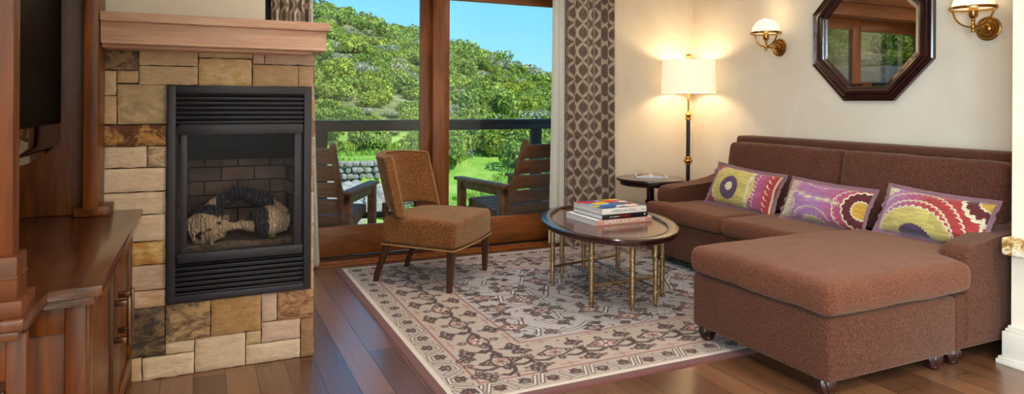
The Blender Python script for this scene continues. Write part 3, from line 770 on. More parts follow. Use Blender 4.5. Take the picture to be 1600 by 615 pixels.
back_cushion(2.0, 2.965)
def bun_foot(x, y, parent, px, py, z0, h=.08, r=.04):
    bm = B(); n = 40; prof = [(.55, 0), (.72, .05), (.8, .14), (.78, .22), (.95, .42), (1.0, .62), (.98, .8), (.85, 1.0)]
    rings = []
    for rr, zz in prof:
        rings.append([bm.verts.new(((r * rr * (1 + .1 * math.sin(7 * (2 * PI * k / n) + zz * 5) * (1 if .2 < zz < .95 else 0))) * math.cos(2 * PI * k / n) + x - px,
                                    (r * rr * (1 + .1 * math.sin(7 * (2 * PI * k / n) + zz * 5) * (1 if .2 < zz < .95 else 0))) * math.sin(2 * PI * k / n) + y - py, z0 + zz * h)) for k in range(n)])
    for a, b in zip(rings[:-1], rings[1:]):
        for k in range(n): bm.faces.new((a[k], a[(k + 1) % n], b[(k + 1) % n], b[k]))
    bm.faces.new(rings[0][::-1]); bm.faces.new(rings[-1])
    finish('foot', bm, M['mahogany'], parent)
for x, y in ((3.185, 4.17), (3.175, 1.955), (4.0, 4.17), (4.0, 1.97)): bun_foot(x, y, sf, SX, SY, .011 if (y > 2.42 and x < 3.9) else 0, .078)

# chaise ottoman in front of the sofa
co_ = thing('chaise_ottoman', 'large square brown chenille chaise ottoman pushed against the sofa', 'ottoman', (2.7, 2.29, 0))
OX, OY = 2.7, 2.29
bm = B(); box(bm, 2.285 - OX, 3.105 - OX, 1.885 - OY, 2.705 - OY, .075, .335, .02, 3); finish('base', bm, M['chenille'], co_)
pad('cushion', [([(a - OX, b - OY) for a, b in [(2.262, 1.862), (3.20, 1.862), (3.185, 2.05), (3.62, 2.06), (3.62, 2.70), (2.262, 2.715)]], .342, .478, 'Z')], M['chenille_top'], co_, voxel=.013, it=7, wob=.007, r=.04, crown=crown_fn(2.26 - OX, 3.5 - OX, 1.86 - OY, 2.72 - OY, .44, .034))
for x, y in ((2.33, 2.64), (2.345, 1.95), (3.035, 1.95), (3.03, 2.64)): bun_foot(x, y, co_, OX, OY, .011 if y > 2.42 else 0, .078)

# ------------------------------------------------------------------ ikat pillows
def sun(cv, cx, cy, rings, aspect=1.0, teeth=26):
    for (r, c, jag) in rings:
        pts = []
        for k in range(teeth * 4):
            a = 2 * PI * k / (teeth * 4); rr = r * (1 + jag * (.5 if k % 4 in (0,) else (-.35 if k % 4 == 2 else .1)))
            pts.append((cx + rr * math.cos(a) * aspect, cy + rr * math.sin(a)))
        cv.poly(pts, c)
def crescents(cv, cx, cy, r, n, a0, a1, size, c, aspect=1.0, wd=.006, bend=60):
    for k in range(n):
        a = a0 + (a1 - a0) * k / max(1, n - 1)
        x, y = cx + r * math.cos(R(a)) * aspect, cy + r * math.sin(R(a))
        pts = arc(0, 0, size, a - 20, a + bend + 18, 7)
        pts = [(x + p - size * math.cos(R(a - 20)), y + q - size * math.sin(R(a - 20))) for p, q in pts]
        for i in range(len(pts) - 1): cv.stroke(pts[i:i + 2], wd * (1.25 - .9 * i / len(pts)), c)
YEL, CRM, PUR, MAG, RED, MAR, LIL, OCH = [c * .92 for c in (lin(206, 190, 108), lin(226, 214, 178), lin(92, 72, 100), lin(178, 92, 134), lin(176, 62, 62), lin(96, 38, 40), lin(176, 128, 180), lin(208, 164, 68))]
def hgrad(cv, stops):
    x = cv.xs / cv.w
    for ch in range(3): cv.a[:, :, ch] = np.interp(x, [s[0] for s in stops], [s[1][ch] for s in stops])[None, :]
def pillow_paint(kind):
    cv = Canvas(.60, .31, .003, MAG)
    if kind == 1:
        hgrad(cv, [(0, RED * .7), (.2, RED), (.6, MAG), (.8, MAG), (.9, RED), (1, RED)])
        crescents(cv, .24, .15, .205, 22, 60, 300, .02, CRM, 1.0, .007)
        sun(cv, .235, .15, [(.19, CRM, .06), (.185, YEL, .08)], 1.05, 22)
        cv.poly([(.24, 0), (.40, 0), (.405, .1), (.40, .2), (.405, .31), (.24, .31)], YEL)
        for k in range(20): cv.poly([(.40, k * .0155), (.412, k * .0155 + .0078), (.40, k * .0155 + .0155)], CRM)
        cv.stroke([(.385, 0), (.385, .31)], .02, CRM)
        sun(cv, .215, .13, [(.092, PUR, .07)], .88, 24); sun(cv, .215, .138, [(.034, CRM, .22)], .9, 12)
        for yy in np.arange(.02, .3, .03): crescents(cv, .45, yy, .0, 1, 30, 30, .02, CRM, 1, .006)
        for yy in np.arange(.03, .3, .045): crescents(cv, .53, yy, .0, 1, 200, 200, .022, CRM, 1, .007)
        cv.stroke([(.588, 0), (.592, .12), (.584, .2), (.592, .31)], .012, CRM)
    if kind == 2:
        hgrad(cv, [(0, CRM), (.12, CRM * .95), (.2, LIL), (.45, LIL * .97), (.7, MAG), (.85, RED), (1, RED)])
        cv.a[cv.ys > .2, :, :] = cv.a[cv.ys > .2, :, :] * .6 + MAG * .4
        for (x, y) in ((.1, .2), (.16, .19), (.22, .17), (.3, .17), (.36, .17), (.42, .16)):
            for an in range(0, 360, 40): cv.stroke([(x, y), (x + .035 * math.cos(R(an)), y + .022 * math.sin(R(an)))], .005, CRM)
        crescents(cv, .06, .1, .06, 8, -60, 90, .025, CRM, 1, .007); crescents(cv, .26, -.02, .12, 12, 20, 160, .022, CRM, 1.2, .006)
        crescents(cv, .56, .14, .17, 12, 110, 250, .028, CRM, .9, .007); crescents(cv, .3, .33, .07, 10, 190, 340, .02, CRM, 2.2, .005)
        sun(cv, .58, .15, [(.145, CRM, .1), (.13, MAR, .14), (.07, CRM, .14), (.06, OCH, .1)], .8, 18)
        sun(cv, .27, -.03, [(.07, CRM, .3), (.058, YEL * .8, .3)], 1.4, 20)
        sun(cv, .11, .17, [(.024, LIL, .3)], 1, 8)
    if kind == 3:
        hgrad(cv, [(0, MAG), (.06, LIL), (.3, MAG), (.5, RED), (1, RED * .95)])
        for r, n, s in ((.225, 22, .022), (.29, 26, .022)): crescents(cv, .25, .0, r, n, 2, 178, s, CRM, 1.0, .008)
        crescents(cv, .62, .3, .15, 9, 150, 290, .024, CRM, 1, .008)
        sun(cv, .25, -.015, [(.2, CRM, .09), (.19, YEL, .06)], 1.12, 34); sun(cv, .25, -.02, [(.09, PUR * .8, .14)], 1.1, 30)
        sun(cv, .6, .33, [(.17, CRM, .08), (.145, MAR, .14), (.085, CRM, .12), (.075, OCH, .08)], .85, 20)
        sun(cv, .02, .31, [(.07, CRM, .25)], 1, 12)
        cv.stroke([(.592, 0), (.588, .2)], .012, CRM)
    st = np.random.RandomState(kind).normal(1, .16, (cv.ny, cv.nx // 14 + 1)); st = np.repeat(st, 14, 1)[:, :cv.nx]
    cv.a = np.clip(cv.a * st[..., None], 0, 1).astype(np.float32)
    return cv
def pillow(kind, label, loc, rot, W=.57, H=.255, th=.08):
    o = thing('throw_pillow', label, 'pillow', loc, 0, 'patterned lumbar pillows'); o.rotation_euler = rot
    cv = pillow_paint(kind)
    U, Vv = np.meshgrid(np.linspace(-1, 1, cv.nx), np.linspace(-1, 1, cv.ny))
    puff = (np.clip(1 - np.abs(U) ** 2.6, 0, 1) ** .55) * (np.clip(1 - np.abs(Vv) ** 2.4, 0, 1) ** .55)
    wr = np.array([mnoise.noise(Vector((u * 3 + kind * 5, v * 2, 0))) for u, v in zip(U.ravel(), Vv.ravel())]).reshape(U.shape)
    X = U * W / 2 * (1 - .05 * (1 - Vv ** 2) * 1.0 * np.abs(U) ** 6); Z = Vv * H / 2 * (1 - .09 * (1 - U ** 2) * np.abs(Vv) ** 6)
    Y = -th * puff * (1 + .1 * wr)
    P = np.stack([X, Y, Z + H / 2], -1)
    me = grid_mesh('front', P, cv.a); link('front', me, M['pillow'], o)
    P2 = np.stack([X, th * .75 * puff, Z + H / 2], -1)[:, ::-1]
    me = grid_mesh('back', P2); link('back', me, M['flange'], o)
    bm = B(); n = 120; ring_i, ring_o = [], []
    for k in range(n):
        a = k / n * 4; s = int(a); f = a - s
        pu, pv = [(-1 + 2 * f, -1), (1, -1 + 2 * f), (1 - 2 * f, 1), (-1, 1 - 2 * f)][s]
        w_ = .013 * mnoise.noise(Vector((pu * 4, pv * 4, kind * 3.)))
        sg = (1 - .05 * (1 - pv ** 2) * (abs(pu) >= 1)); tg = (1 - .09 * (1 - pu ** 2) * (abs(pv) >= 1))
        i = Vector((pu * W / 2 * sg, 0, pv * H / 2 * tg + H / 2)); c = Vector((0, 0, H / 2))
        ex = .024
        oo = Vector((i.x + ex * max(-1, min(1, pu * (1.0 if abs(pu) > .93 else .0) )), w_ * 1.5, i.z + ex * (pv if abs(pv) > .93 else 0))) + Vector((w_ * .5, 0, w_ * .5))
        ring_i.append(i); ring_o.append(oo)
    for side in (-.0015, .0015):
        vi = [bm.verts.new(p * 1 + Vector((0, side, 0))) for p in ring_i]; vo = [bm.verts.new(p + Vector((0, side, 0))) for p in ring_o]
        for k in range(n): bm.faces.new((vi[k], vi[(k + 1) % n], vo[(k + 1) % n], vo[k]))
        if side < 0: keep = (vi, vo)
        else:
            for k in range(n): bm.faces.new((keep[1][k], keep[1][(k + 1) % n], vo[(k + 1) % n], vo[k]))
    finish('flange', bm, M['flange'], o)
    return o
lean = R(-24)
pillow(1, 'lumbar pillow with a purple ring in a yellow disc, nearest the floor lamp', (3.45, 3.61, .462), (lean, R(5), R(-80)), .53, .285)
pillow(2, 'lilac and magenta lumbar pillow with a maroon sun at one end, middle of the three', (3.46, 2.93, .462), (lean, R(2), R(-88)))
pillow(3, 'red lumbar pillow with a yellow half sun, lying on the chaise cushion', (3.46, 2.265, .488), (lean, R(2), R(-92)))

# ------------------------------------------------------------------ accent chair
ch = thing('accent_chair', 'armless amber velvet accent chair with nailhead trim by the glass door', 'chair', (1.45, 4.33, .0105), R(-134.2))
def outline_seat(y0, y1, wb, wf, bow=.02, n=8):
    pts = [(-wb, y0), (wb, y0), (wf, y1)]
    pts += [(wf - 2 * wf * k / n, y1 + bow * math.sin(PI * k / n)) for k in range(1, n)]
    return pts + [(-wf, y1)]
so = outline_seat(-.25, .285, .275, .325)
pad('seat', [(so, .262, .437, 'Z')], M['amber'], ch, voxel=.012, it=3, wob=.003, r=.022, crown=lambda co: (co.__setitem__((slice(None), 2), co[:, 2] + .032 * np.clip((co[:, 2] - .42) / .02, 0, 1) * np.clip(1 - (co[:, 0] / .31) ** 2, 0, 1) ** .6 * np.clip(1 - ((co[:, 1] - .02) / .29) ** 2, 0, 1) ** .6) or co))
def ring_pts(out, z, step):
    pts = []; n = len(out)
    for k in range(n):
        a = Vector((*out[k], z)); b = Vector((*out[(k + 1) % n], z)); L = (b - a).length; m = max(1, int(round(L / step)))
        pts += [a.lerp(b, i / m) for i in range(m)]
    return pts
bm = B(); tube(bm, [*ring_pts(so, .263, .03), Vector((*so[0], .263))], .006, 8)
finish('seat_piping', bm, M['piping'], ch)
bm = B()
for p in ring_pts(so, .278, .019):
    d = Vector((p.x, p.y - .02, 0)).normalized()
    bmesh.ops.create_icosphere(bm, subdivisions=1, radius=.0064, matrix=Matrix.Translation(p + d * .002))
finish('nailhead_trim', bm, M['nail'], ch)
# curved backrest
NU, bt = 44, .03
def bcurve(u):
    x = .285 * math.sin(u * 1.15) / math.sin(1.15); y = -.285 + .175 * (1 - math.cos(u * 1.15)) / (1 - math.cos(1.15))
    tx, ty = .285 * math.cos(u * 1.15) / math.sin(1.15), .175 * math.sin(u * 1.15) / (1 - math.cos(1.15)); L = math.hypot(tx, ty)
    return Vector((x, y, 0)), Vector((-ty / L, tx / L, 0))
sec = []
zb, zt, rr_ = .475, .85, .026
for k in range(7): a = -PI / 2 + PI / 2 * k / 6; sec.append((bt - rr_ + rr_ * math.cos(a), zb + rr_ + rr_ * math.sin(a)))
for k in range(7): a = PI / 2 * k / 6; sec.append((bt - rr_ + rr_ * math.cos(a), zt - rr_ + rr_ * math.sin(a)))
for k in range(7): a = PI / 2 + PI / 2 * k / 6; sec.append((-bt + rr_ + rr_ * math.cos(a), zt - rr_ + rr_ * math.sin(a)))
for k in range(7): a = PI + PI / 2 * k / 6; sec.append((-bt + rr_ + rr_ * math.cos(a), zb + rr_ + rr_ * math.sin(a)))
bm = B(); rings = []
for i in range(NU + 1):
    u = -1 + 2 * i / NU; c, nn = bcurve(u); drop = .018 * u * u
    rg = []
    for s_, z in sec:
        e = 1.0
        zz = z
        if z < .6: zz = z + (.012 if abs(u) < .9 else 0) * (1 - abs(u)) - .03 * max(0, abs(u) - .6) / .4
        else: zz = z - drop
        p = c + nn * s_; p.z = zz; p.y -= .10 * (zz - .47) / .4
        rg.append(bm.verts.new(p))
    rings.append(rg)
for a, b in zip(rings[:-1], rings[1:]):
    for k in range(len(sec)): bm.faces.new((a[k], a[(k + 1) % len(sec)], b[(k + 1) % len(sec)], b[k]))
bm.faces.new(rings[0]); bm.faces.new(rings[-1][::-1])
finish('backrest', bm, M['amber'], ch, ang=60)
def bpoint(u, s_, z):
    c, nn = bcurve(u); p = c + nn * s_; p.z = z; p.y -= .10 * (z - .47) / .4; return p
bm = B()
for s in (-1, 1):
    pts = [bpoint(s * 1.0, bt, .455)] + [bpoint(s * 1.0, bt, .48 + .33 * k / 10) for k in range(11)] + [bpoint(s * (.98), bt, .833)]
    tube(bm, pts, .006, 8)
tube(bm, [bpoint(-1 + 2 * k / 40, bt - .002, .846 - .018 * (-1 + 2 * k / 40) ** 2) for k in range(41)], .0055, 8)
finish('back_piping', bm, M['piping'], ch)
bm = B()
for s in (-1, 1):
    for k in range(20): bmesh.ops.create_icosphere(bm, subdivisions=1, radius=.0064, matrix=Matrix.Translation(bpoint(s * .93, -bt, .465 + .35 * k / 19)))
    for k in range(6): bmesh.ops.create_icosphere(bm, subdivisions=1, radius=.0064, matrix=Matrix.Translation(bpoint(s * (.93 - .07 * k), -bt, .82)))
for k in range(45): bmesh.ops.create_icosphere(bm, subdivisions=1, radius=.0064, matrix=Matrix.Translation(bpoint(-.93 + 1.86 * k / 44, -bt, .468)))
finish('back_nailheads', bm, M['nail'], ch)
# legs
def quad_leg(pts, w, name='leg', parent=ch, m=M['walnut']):
    bm = B(); rings = []
    for (p, (wx, wy)) in zip(pts, w):
        p = Vector(p); rings.append([bm.verts.new(p + Vector((sx * wx / 2, sy * wy / 2, 0))) for sx, sy in ((-1, -1), (1, -1), (1, 1), (-1, 1))])
    for a, b in zip(rings[:-1], rings[1:]):
        for k in range(4): bm.faces.new((a[k], a[(k + 1) % 4], b[(k + 1) % 4], b[k]))
    bm.faces.new(rings[0][::-1]); bm.faces.new(rings[-1])
    bmesh.ops.recalc_face_normals(bm, faces=bm.faces)
    es = [e for e in bm.edges if abs((e.verts[0].co - e.verts[1].co).normalized().z) > .5]
    bmesh.ops.bevel(bm, geom=es, offset=.004, segments=2, affect='EDGES', profile=.5)
    return finish(name, bm, m, parent, ang=60)
for s in (-1, 1):
    quad_leg([(s * .30, .245, 0), (s * .295, .25, .15), (s * .29, .255, .28)], [(.03, .03), (.042, .042), (.05, .05)])
    quad_leg([(s * .215, -.33, 0), (s * .218, -.315, .06), (s * .225, -.275, .15), (s * .235, -.235, .25), (s * .24, -.225, .32), (s * .225, -.245, .42), (s * .205, -.27, .52)], [(.03, .03), (.032, .034), (.034, .04), (.036, .044), (.036, .042), (.034, .034), (.03, .03)])
quad_leg([(0, -.24, .3), (0, -.255, .42), (0, -.285, .52)], [(.09, .02), (.085, .02), (.09, .02)], 'back_support')

# ------------------------------------------------------------------ coffee table
ct = thing('coffee_table', 'oval dark wood tray-top coffee table on eight hammered brass legs', 'coffee table', (2.35, 3.60, 0.0105))
th_ = -.31
def erings(bm, prof, a, b, n=96):
    rings = []
    for (o, z) in prof:
        rg = []
        for k in range(n):
            t = 2 * PI * k / n; x, y = (a - o) * math.cos(t), (b - o) * math.sin(t)
            rg.append(bm.verts.new((x * math.cos(th_) - y * math.sin(th_), x * math.sin(th_) + y * math.cos(th_), z)))
        rings.append(rg)
    for p, q in zip(rings[:-1], rings[1:]):
        for k in range(n): bm.faces.new((p[k], p[(k + 1) % n], q[(k + 1) % n], q[k]))
    return rings
ZTt = .45
bm = B(); rg = erings(bm, [(.06, ZTt - .04), (.02, ZTt - .04), (.004, ZTt - .034), (0, ZTt - .022), (.0, ZTt - .008), (.004, ZTt - .002), (.012, ZTt), (.062, ZTt), (.068, ZTt - .003), (.072, ZTt - .014), (.08, ZTt - .016)], .413, .641)
finish('rim', bm, M['mahogany'], ct, ang=30)
bm = B(); rg = erings(bm, [(.055, ZTt - .04), (.055, ZTt - .015)], .413, .641); bm.faces.new(rg[0][::-1]); bm.faces.new(rg[1]); finish('tabletop', bm, M['tabletop'], ct)
LG = [(2.079, 3.819), (2.236, 3.975), (2.46, 4.06), (2.66, 3.93), (2.587, 3.34), (2.412, 3.175), (2.25, 3.175), (2.074, 3.334)]
CTX, CTY = 2.35, 3.60
for (x, y) in LG:
    bm = B(); prof = [(.006, 0), (.0095, .004), (.0095, .012), (.006, .016), (.0085, .02), (.0095, .03), (.0115, .07), (.0115, .085), (.014, .088), (.014, .093), (.0112, .096), (.0112, .175), (.014, .178), (.014, .184), (.0115, .187), (.012, .27), (.0145, .273), (.0145, .279), (.012, .282), (.0125, .36), (.015, .363), (.015, .37), (.0125, .373), (.0125, .411)]
    lathe(bm, [(r * 1.3, z) for r, z in prof], 14, T(x - CTX, y - CTY, 0)); finish('leg', bm, M['hammered'], ct)
def bar(i, j, z, m, r=.0085, name='stretcher'):
    bm = B(); a, b = LG[i], LG[j]; tube(bm, [(a[0] - CTX, a[1] - CTY, z), (b[0] - CTX, b[1] - CTY, z)], r, 10); finish(name, bm, m, ct)
bar(0, 3, .125, M['hammered']); bar(7, 4, .125, M['hammered']); bar(1, 6, .113, M['nickel'], .007); bar(2, 5, .113, M['nickel'], .007)

# books
def book(name, label, x, y, z, rz, w, d, h, spine_m, cover_m, texts, paint=None):
    o = thing(name, label, 'book', (x, y, z), rz, 'books on the coffee table')
    bm = B(); box(bm, .003, w - .003, .004, d - .003, .003, h - .003); finish('pages', bm, M['pages'], o)
    bm = B(); box(bm, 0, w, .002, d, 0, .003, .0008); box(bm, 0, w, .002, d, h - .003, h, .0008); finish('cover', bm, cover_m, o)
    bm = B(); box(bm, 0, w, -.001, .003, 0, h, .001); finish('spine', bm, spine_m, o)
    for (s, size, fx, m_, sx) in texts:
        text_mesh('spine_lettering', s, size, m_, o, T(w * fx, -.0013, h / 2, rx=R(90)), sx=sx)
    if paint is not None:
        cv = paint(w, d); X, Y = np.meshgrid(cv.xs, cv.ys); P = np.stack([X, Y + .003, np.full_like(X, h + .0006)], -1)
        link('cover_art', grid_mesh('cover_art', P, cv.a), M['paint'], o)
    return o
z0 = ZTt - .015 + .0105
book('book', 'thick book with pink lettered spine, bottom of the stack of three', 2.205, 3.487, z0, R(1.5), .42, .37, .034, M['pink_print'], M['pages'], [('AMERICAN MYTHS', .034, .5, M['white_print'], 1.1)])
book('book', 'black spined book with small red lettering, middle of the stack', 2.245, 3.487, z0 + .0345, R(1.5), .345, .34, .031, M['black_print'], M['black_print'], [('UTAH', .024, .49, M['red_ink'], 1.2), ('photographs', .011, .26, M['white_print'], 1.3), ('\u25a0', .014, .93, M['white_print'], 1)])
def art(w, d):
    cv = Canvas(w - .002, d - .006, .004, lin(40, 90, 160)); rr = random.Random(5)
    cs = [lin(206, 40, 60), lin(226, 206, 60), lin(40, 120, 190), lin(226, 70, 110), lin(236, 150, 60), lin(30, 40, 80), lin(120, 190, 220), lin(236, 232, 226)]
    for k in range(26):
        cx, cy = rr.uniform(0, w), rr.uniform(0, d); a = rr.uniform(-30, 30); L = rr.uniform(.05, .16); H_ = rr.uniform(.015, .045)
        cv.poly(xf([(-L, 0), (-L * .3, H_), (L, H_ * .5), (L * .6, -H_), (-L * .4, -H_ * .8)], cx, cy, a), cs[k % 8])
    return cv
book('book', 'book with colourful cover and white spine, topmost of the stack', 2.243, 3.487, z0 + .0660, R(1), .335, .34, .036, M['white_print'], M['white_print'], [('AMERICAN STYLE', .023, .49, M['grey_ink'], 1.0), ('Hunt', .011, .92, M['grey_ink'], 1)], art)

# ------------------------------------------------------------------ side table, magazine, floor lamp
st = thing('side_table', 'round mahogany pedestal side table between the drapes and the sofa arm', 'side table', (3.40, 4.55, 0.011))
bm = B(); lathe(bm, [(.24, .512), (.25, .515), (.255, .53), (.25, .54), (.262, .545), (.278, .55), (.283, .558), (.282, .566), (.276, .570), (.2, .571)], 64); finish('tabletop', bm, M['mahogany'], st, ang=30)
bm = B(); lathe(bm, [(.03, .08), (.045, .1), (.05, .14), (.035, .19), (.028, .24), (.034, .33), (.04, .36), (.046, .37), (.046, .38), (.032, .39), (.032, .48), (.038, .49), (.06, .513)], 32); finish('pedestal', bm, M['mahogany'], st)
for k in range(3):
    a = R(30 + 120 * k); bm = B(); pts = [(.03 * math.cos(a), .03 * math.sin(a), .13), (.1 * math.cos(a), .1 * math.sin(a), .10), (.17 * math.cos(a), .17 * math.sin(a), .04), (.23 * math.cos(a), .23 * math.sin(a), .014)]
    tube(bm, pts, [.02, .018, .015, .013], 10); finish('leg', bm, M['mahogany'], st)
mg = thing('magazine', 'folded magazine lying open on the round side table', 'magazine', (3.44, 4.60, .5825), R(-32))
bm = B()
for s in (-1, 1):
    n = 10; top = [(s * .13 * k / n, .006 + .014 * math.sin(PI * (k / n) ** .6) + (.006 if k == n else 0)) for k in range(n + 1)]
    poly = top + [(s * .13, .0), (0, 0)]
    prism(bm, poly if s > 0 else poly[::-1], -.1, .1, 'Y')
finish('pages', bm, M['pages'], mg)
bm = B(); box(bm, .015, .115, -.085, .085, .0215, .0225, M=T(0, 0, 0)); box(bm, -.115, -.015, -.07, .07, .0215, .0225); finish('photo', bm, plain('dull_photo_print', srgb(150, 128, 108), .4, var=.3, scale=30), mg)

lp = thing('floor_lamp', 'brass and black floor lamp with lit white drum shade in the corner', 'floor lamp', (3.90, 4.68, 0))
bm = B(); lathe(bm, [(.13, 0), (.135, .006), (.13, .018), (.09, .03), (.03, .042), (.02, .06), (.018, .08)], 48); finish('base', bm, M['brass'], lp)
bm = B(); lathe(bm, [(.0175, .07), (.0175, 1.055)], 24); finish('pole', bm, M['black_iron'], lp)
bm = B(); lathe(bm, [(.018, .66), (.024, .665), (.024, .675), (.034, .682), (.04, .695), (.034, .706), (.026, .712), (.03, .72), (.024, .73), (.018, .735)], 28); finish('collar', bm, M['brass'], lp)
bm = B(); lathe(bm, [(.018, 1.05), (.026, 1.055), (.026, 1.065), (.02, 1.075), (.024, 1.09), (.028, 1.1), (.022, 1.112), (.012, 1.125), (.0085, 1.135), (.0085, 1.5)], 24); finish('upper_stem', bm, M['polished_brass'], lp)
zs0, zs1 = 1.293, 1.578
bm = B(); n = 72
rin = [(.234, zs0), (.226, zs1)]
lathe(bm, [(.234, zs0), (.2255, zs1), (.2235, zs1), (.232, zs0), (.234, zs0)], n, close=False); bmesh.ops.remove_doubles(bm, verts=bm.verts, dist=.0001)
finish('lamp_shade', bm, M['lampshade'], lp)
bm = B(); 
for k in range(3): a = 2 * PI * k / 3; tube(bm, [(0, 0, zs1 - .012), (.224 * math.cos(a), .224 * math.sin(a), zs1 - .012)], .0022, 6)
tube(bm, [(0, 0, 1.49), (0, 0, zs1 + .02)], .004, 8); finish('shade_spider', bm, M['polished_brass'], lp)
bm = B(); lathe(bm, [(.006, zs1 + .012), (.012, zs1 + .018), (.010, zs1 + .024), (.02, zs1 + .032), (.023, zs1 + .042), (.019, zs1 + .054), (.008, zs1 + .06)], 20); finish('finial', bm, M['polished_brass'], lp)
bm = B(); bmesh.ops.create_uvsphere(bm, u_segments=16, v_segments=10, radius=.03, matrix=T(0, 0, 1.46)); finish('bulb', bm, M['opal'], lp)

# ------------------------------------------------------------------ sconces
def sconce(y, label):
    o = thing('wall_sconce', label, 'wall lamp', (XR, y, 1.645), 0, 'brass wall sconces')
    bm = B(); lathe(bm, [(.066, 0), (.07, .003), (.07, .009), (.064, .013), (.054, .013), (.051, .02), (.042, .023), (.03, .023), (.027, .032), (.019, .036), (.014, .036), (.012, .055)], 40, T(ry=R(-90))); finish('backplate', bm, M['brass'], o, ang=22)
    bm = B(); dx = -.15
    tube(bm, [(-.05, 0, 0), (-.09, 0, -.004), (dx, 0, 0)], .008, 10); bmesh.ops.create_uvsphere(bm, u_segments=12, v_segments=8, radius=.013, matrix=T(-.055, 0, 0)); finish('bracket_arm', bm, M['brass'], o)
    r = .112; zc = .108
    bm = B(); tube(bm, [(dx, r * math.cos(a), zc - (zc - .002) * math.sin(a)) for a in [PI * k / 24 for k in range(25)]], .0055, 10); finish('yoke', bm, M['brass'], o)
    bm = B(); lathe(bm, [(r - .004, -.007), (r + .005, -.008), (r + .007, 0), (r + .005, .008), (r - .004, .007), (r - .004, -.007)], 56, T(dx, 0, zc), close=False)
    for s in (-1, 1): lathe(bm, [(.010, -.008), (.011, 0), (.008, .008)], 14, T(dx, s * (r + .007), zc, rx=R(90)))
    finish('rim_band', bm, M['brass'], o)
    bm = B(); lathe(bm, [(.009, -.03), (.012, -.022), (.010, -.012), (.014, -.005), (.014, .012), (.01, .018), (.01, .05), (.018, .056), (.024, .066), (.026, .1), (.02, .115)], 22, T(dx, 0, 0)); finish('socket', bm, M['polished_brass'], o)
    bm = B(); lathe(bm, [(r - .006, 0)] + [((r - .006) * math.cos(a), (r * .98) * math.sin(a)) for a in [PI / 2 * k / 14 for k in range(1, 14)]] + [(.004, r * .98)], 48, T(dx, 0, zc + .003)); finish('glass_dome', bm, M['opal'], o)
    return (XR + dx, y, 1.645)
sc1 = sconce(3.90, 'brass wall sconce with opal dome, beside the room corner by the floor lamp')
sc2 = sconce(2.352, 'brass wall sconce with opal dome, right of the octagonal mirror')

# ------------------------------------------------------------------ mirror
mr = thing('octagonal_mirror', 'octagonal mirror in a stepped dark mahogany frame above the sofa', 'mirror', (XR, 3.112, 1.677))
def oct_(a, half=None):
    t = a * math.tan(PI / 8)
    return [(-t, -a), (t, -a), (a, -t), (a, t), (t, a), (-t, a), (-a, t), (-a, -t)]
def oct_rings(bm, prof, flip=True):
    rings = [[bm.verts.new((-d, p, q)) for p, q in oct_(a)] for a, d in prof]
    for A_, B_ in zip(rings[:-1], rings[1:]):
        for k in range(8): bm.faces.new((A_[k], A_[(k + 1) % 8], B_[(k + 1) % 8], B_[k]))
    return rings
bm = B(); rr = oct_rings(bm, [(.452, .001), (.452, .03), (.444, .036), (.438, .03), (.428, .03), (.424, .042), (.414, .046), (.406, .04), (.402, .05), (.385, .055), (.372, .048), (.366, .036), (.362, .036), (.358, .02), (.358, .001)])
finish('frame', bm, M['mahogany'], mr, ang=15)
bm = B(); rr = oct_rings(bm, [(.362, .010), (.332, .016)]); finish('bevelled_edge', bm, M['mirror'], mr, smooth=False)
bm = B(); rr = oct_rings(bm, [(.332, .010), (.332, .016)]); bm.faces.new(rr[1]); bm.faces.new(rr[0][::-1]); finish('mirror_glass', bm, M['mirror'], mr, smooth=False)

# ------------------------------------------------------------------ marble ledge on the near right wall
bm = B(); prism(bm, [(3.36, 1.845), (XR - .3, 1.845), (XR - .3, 1.828), (3.424, 1.828), (3.424, .4), (3.36, .4)], .508, .592, 'Z', .012, 3)
tag(finish('marble_ledge', bm, M['marble'], None), 'gold veined marble ledge on the cream wall at the right edge', 'ledge')

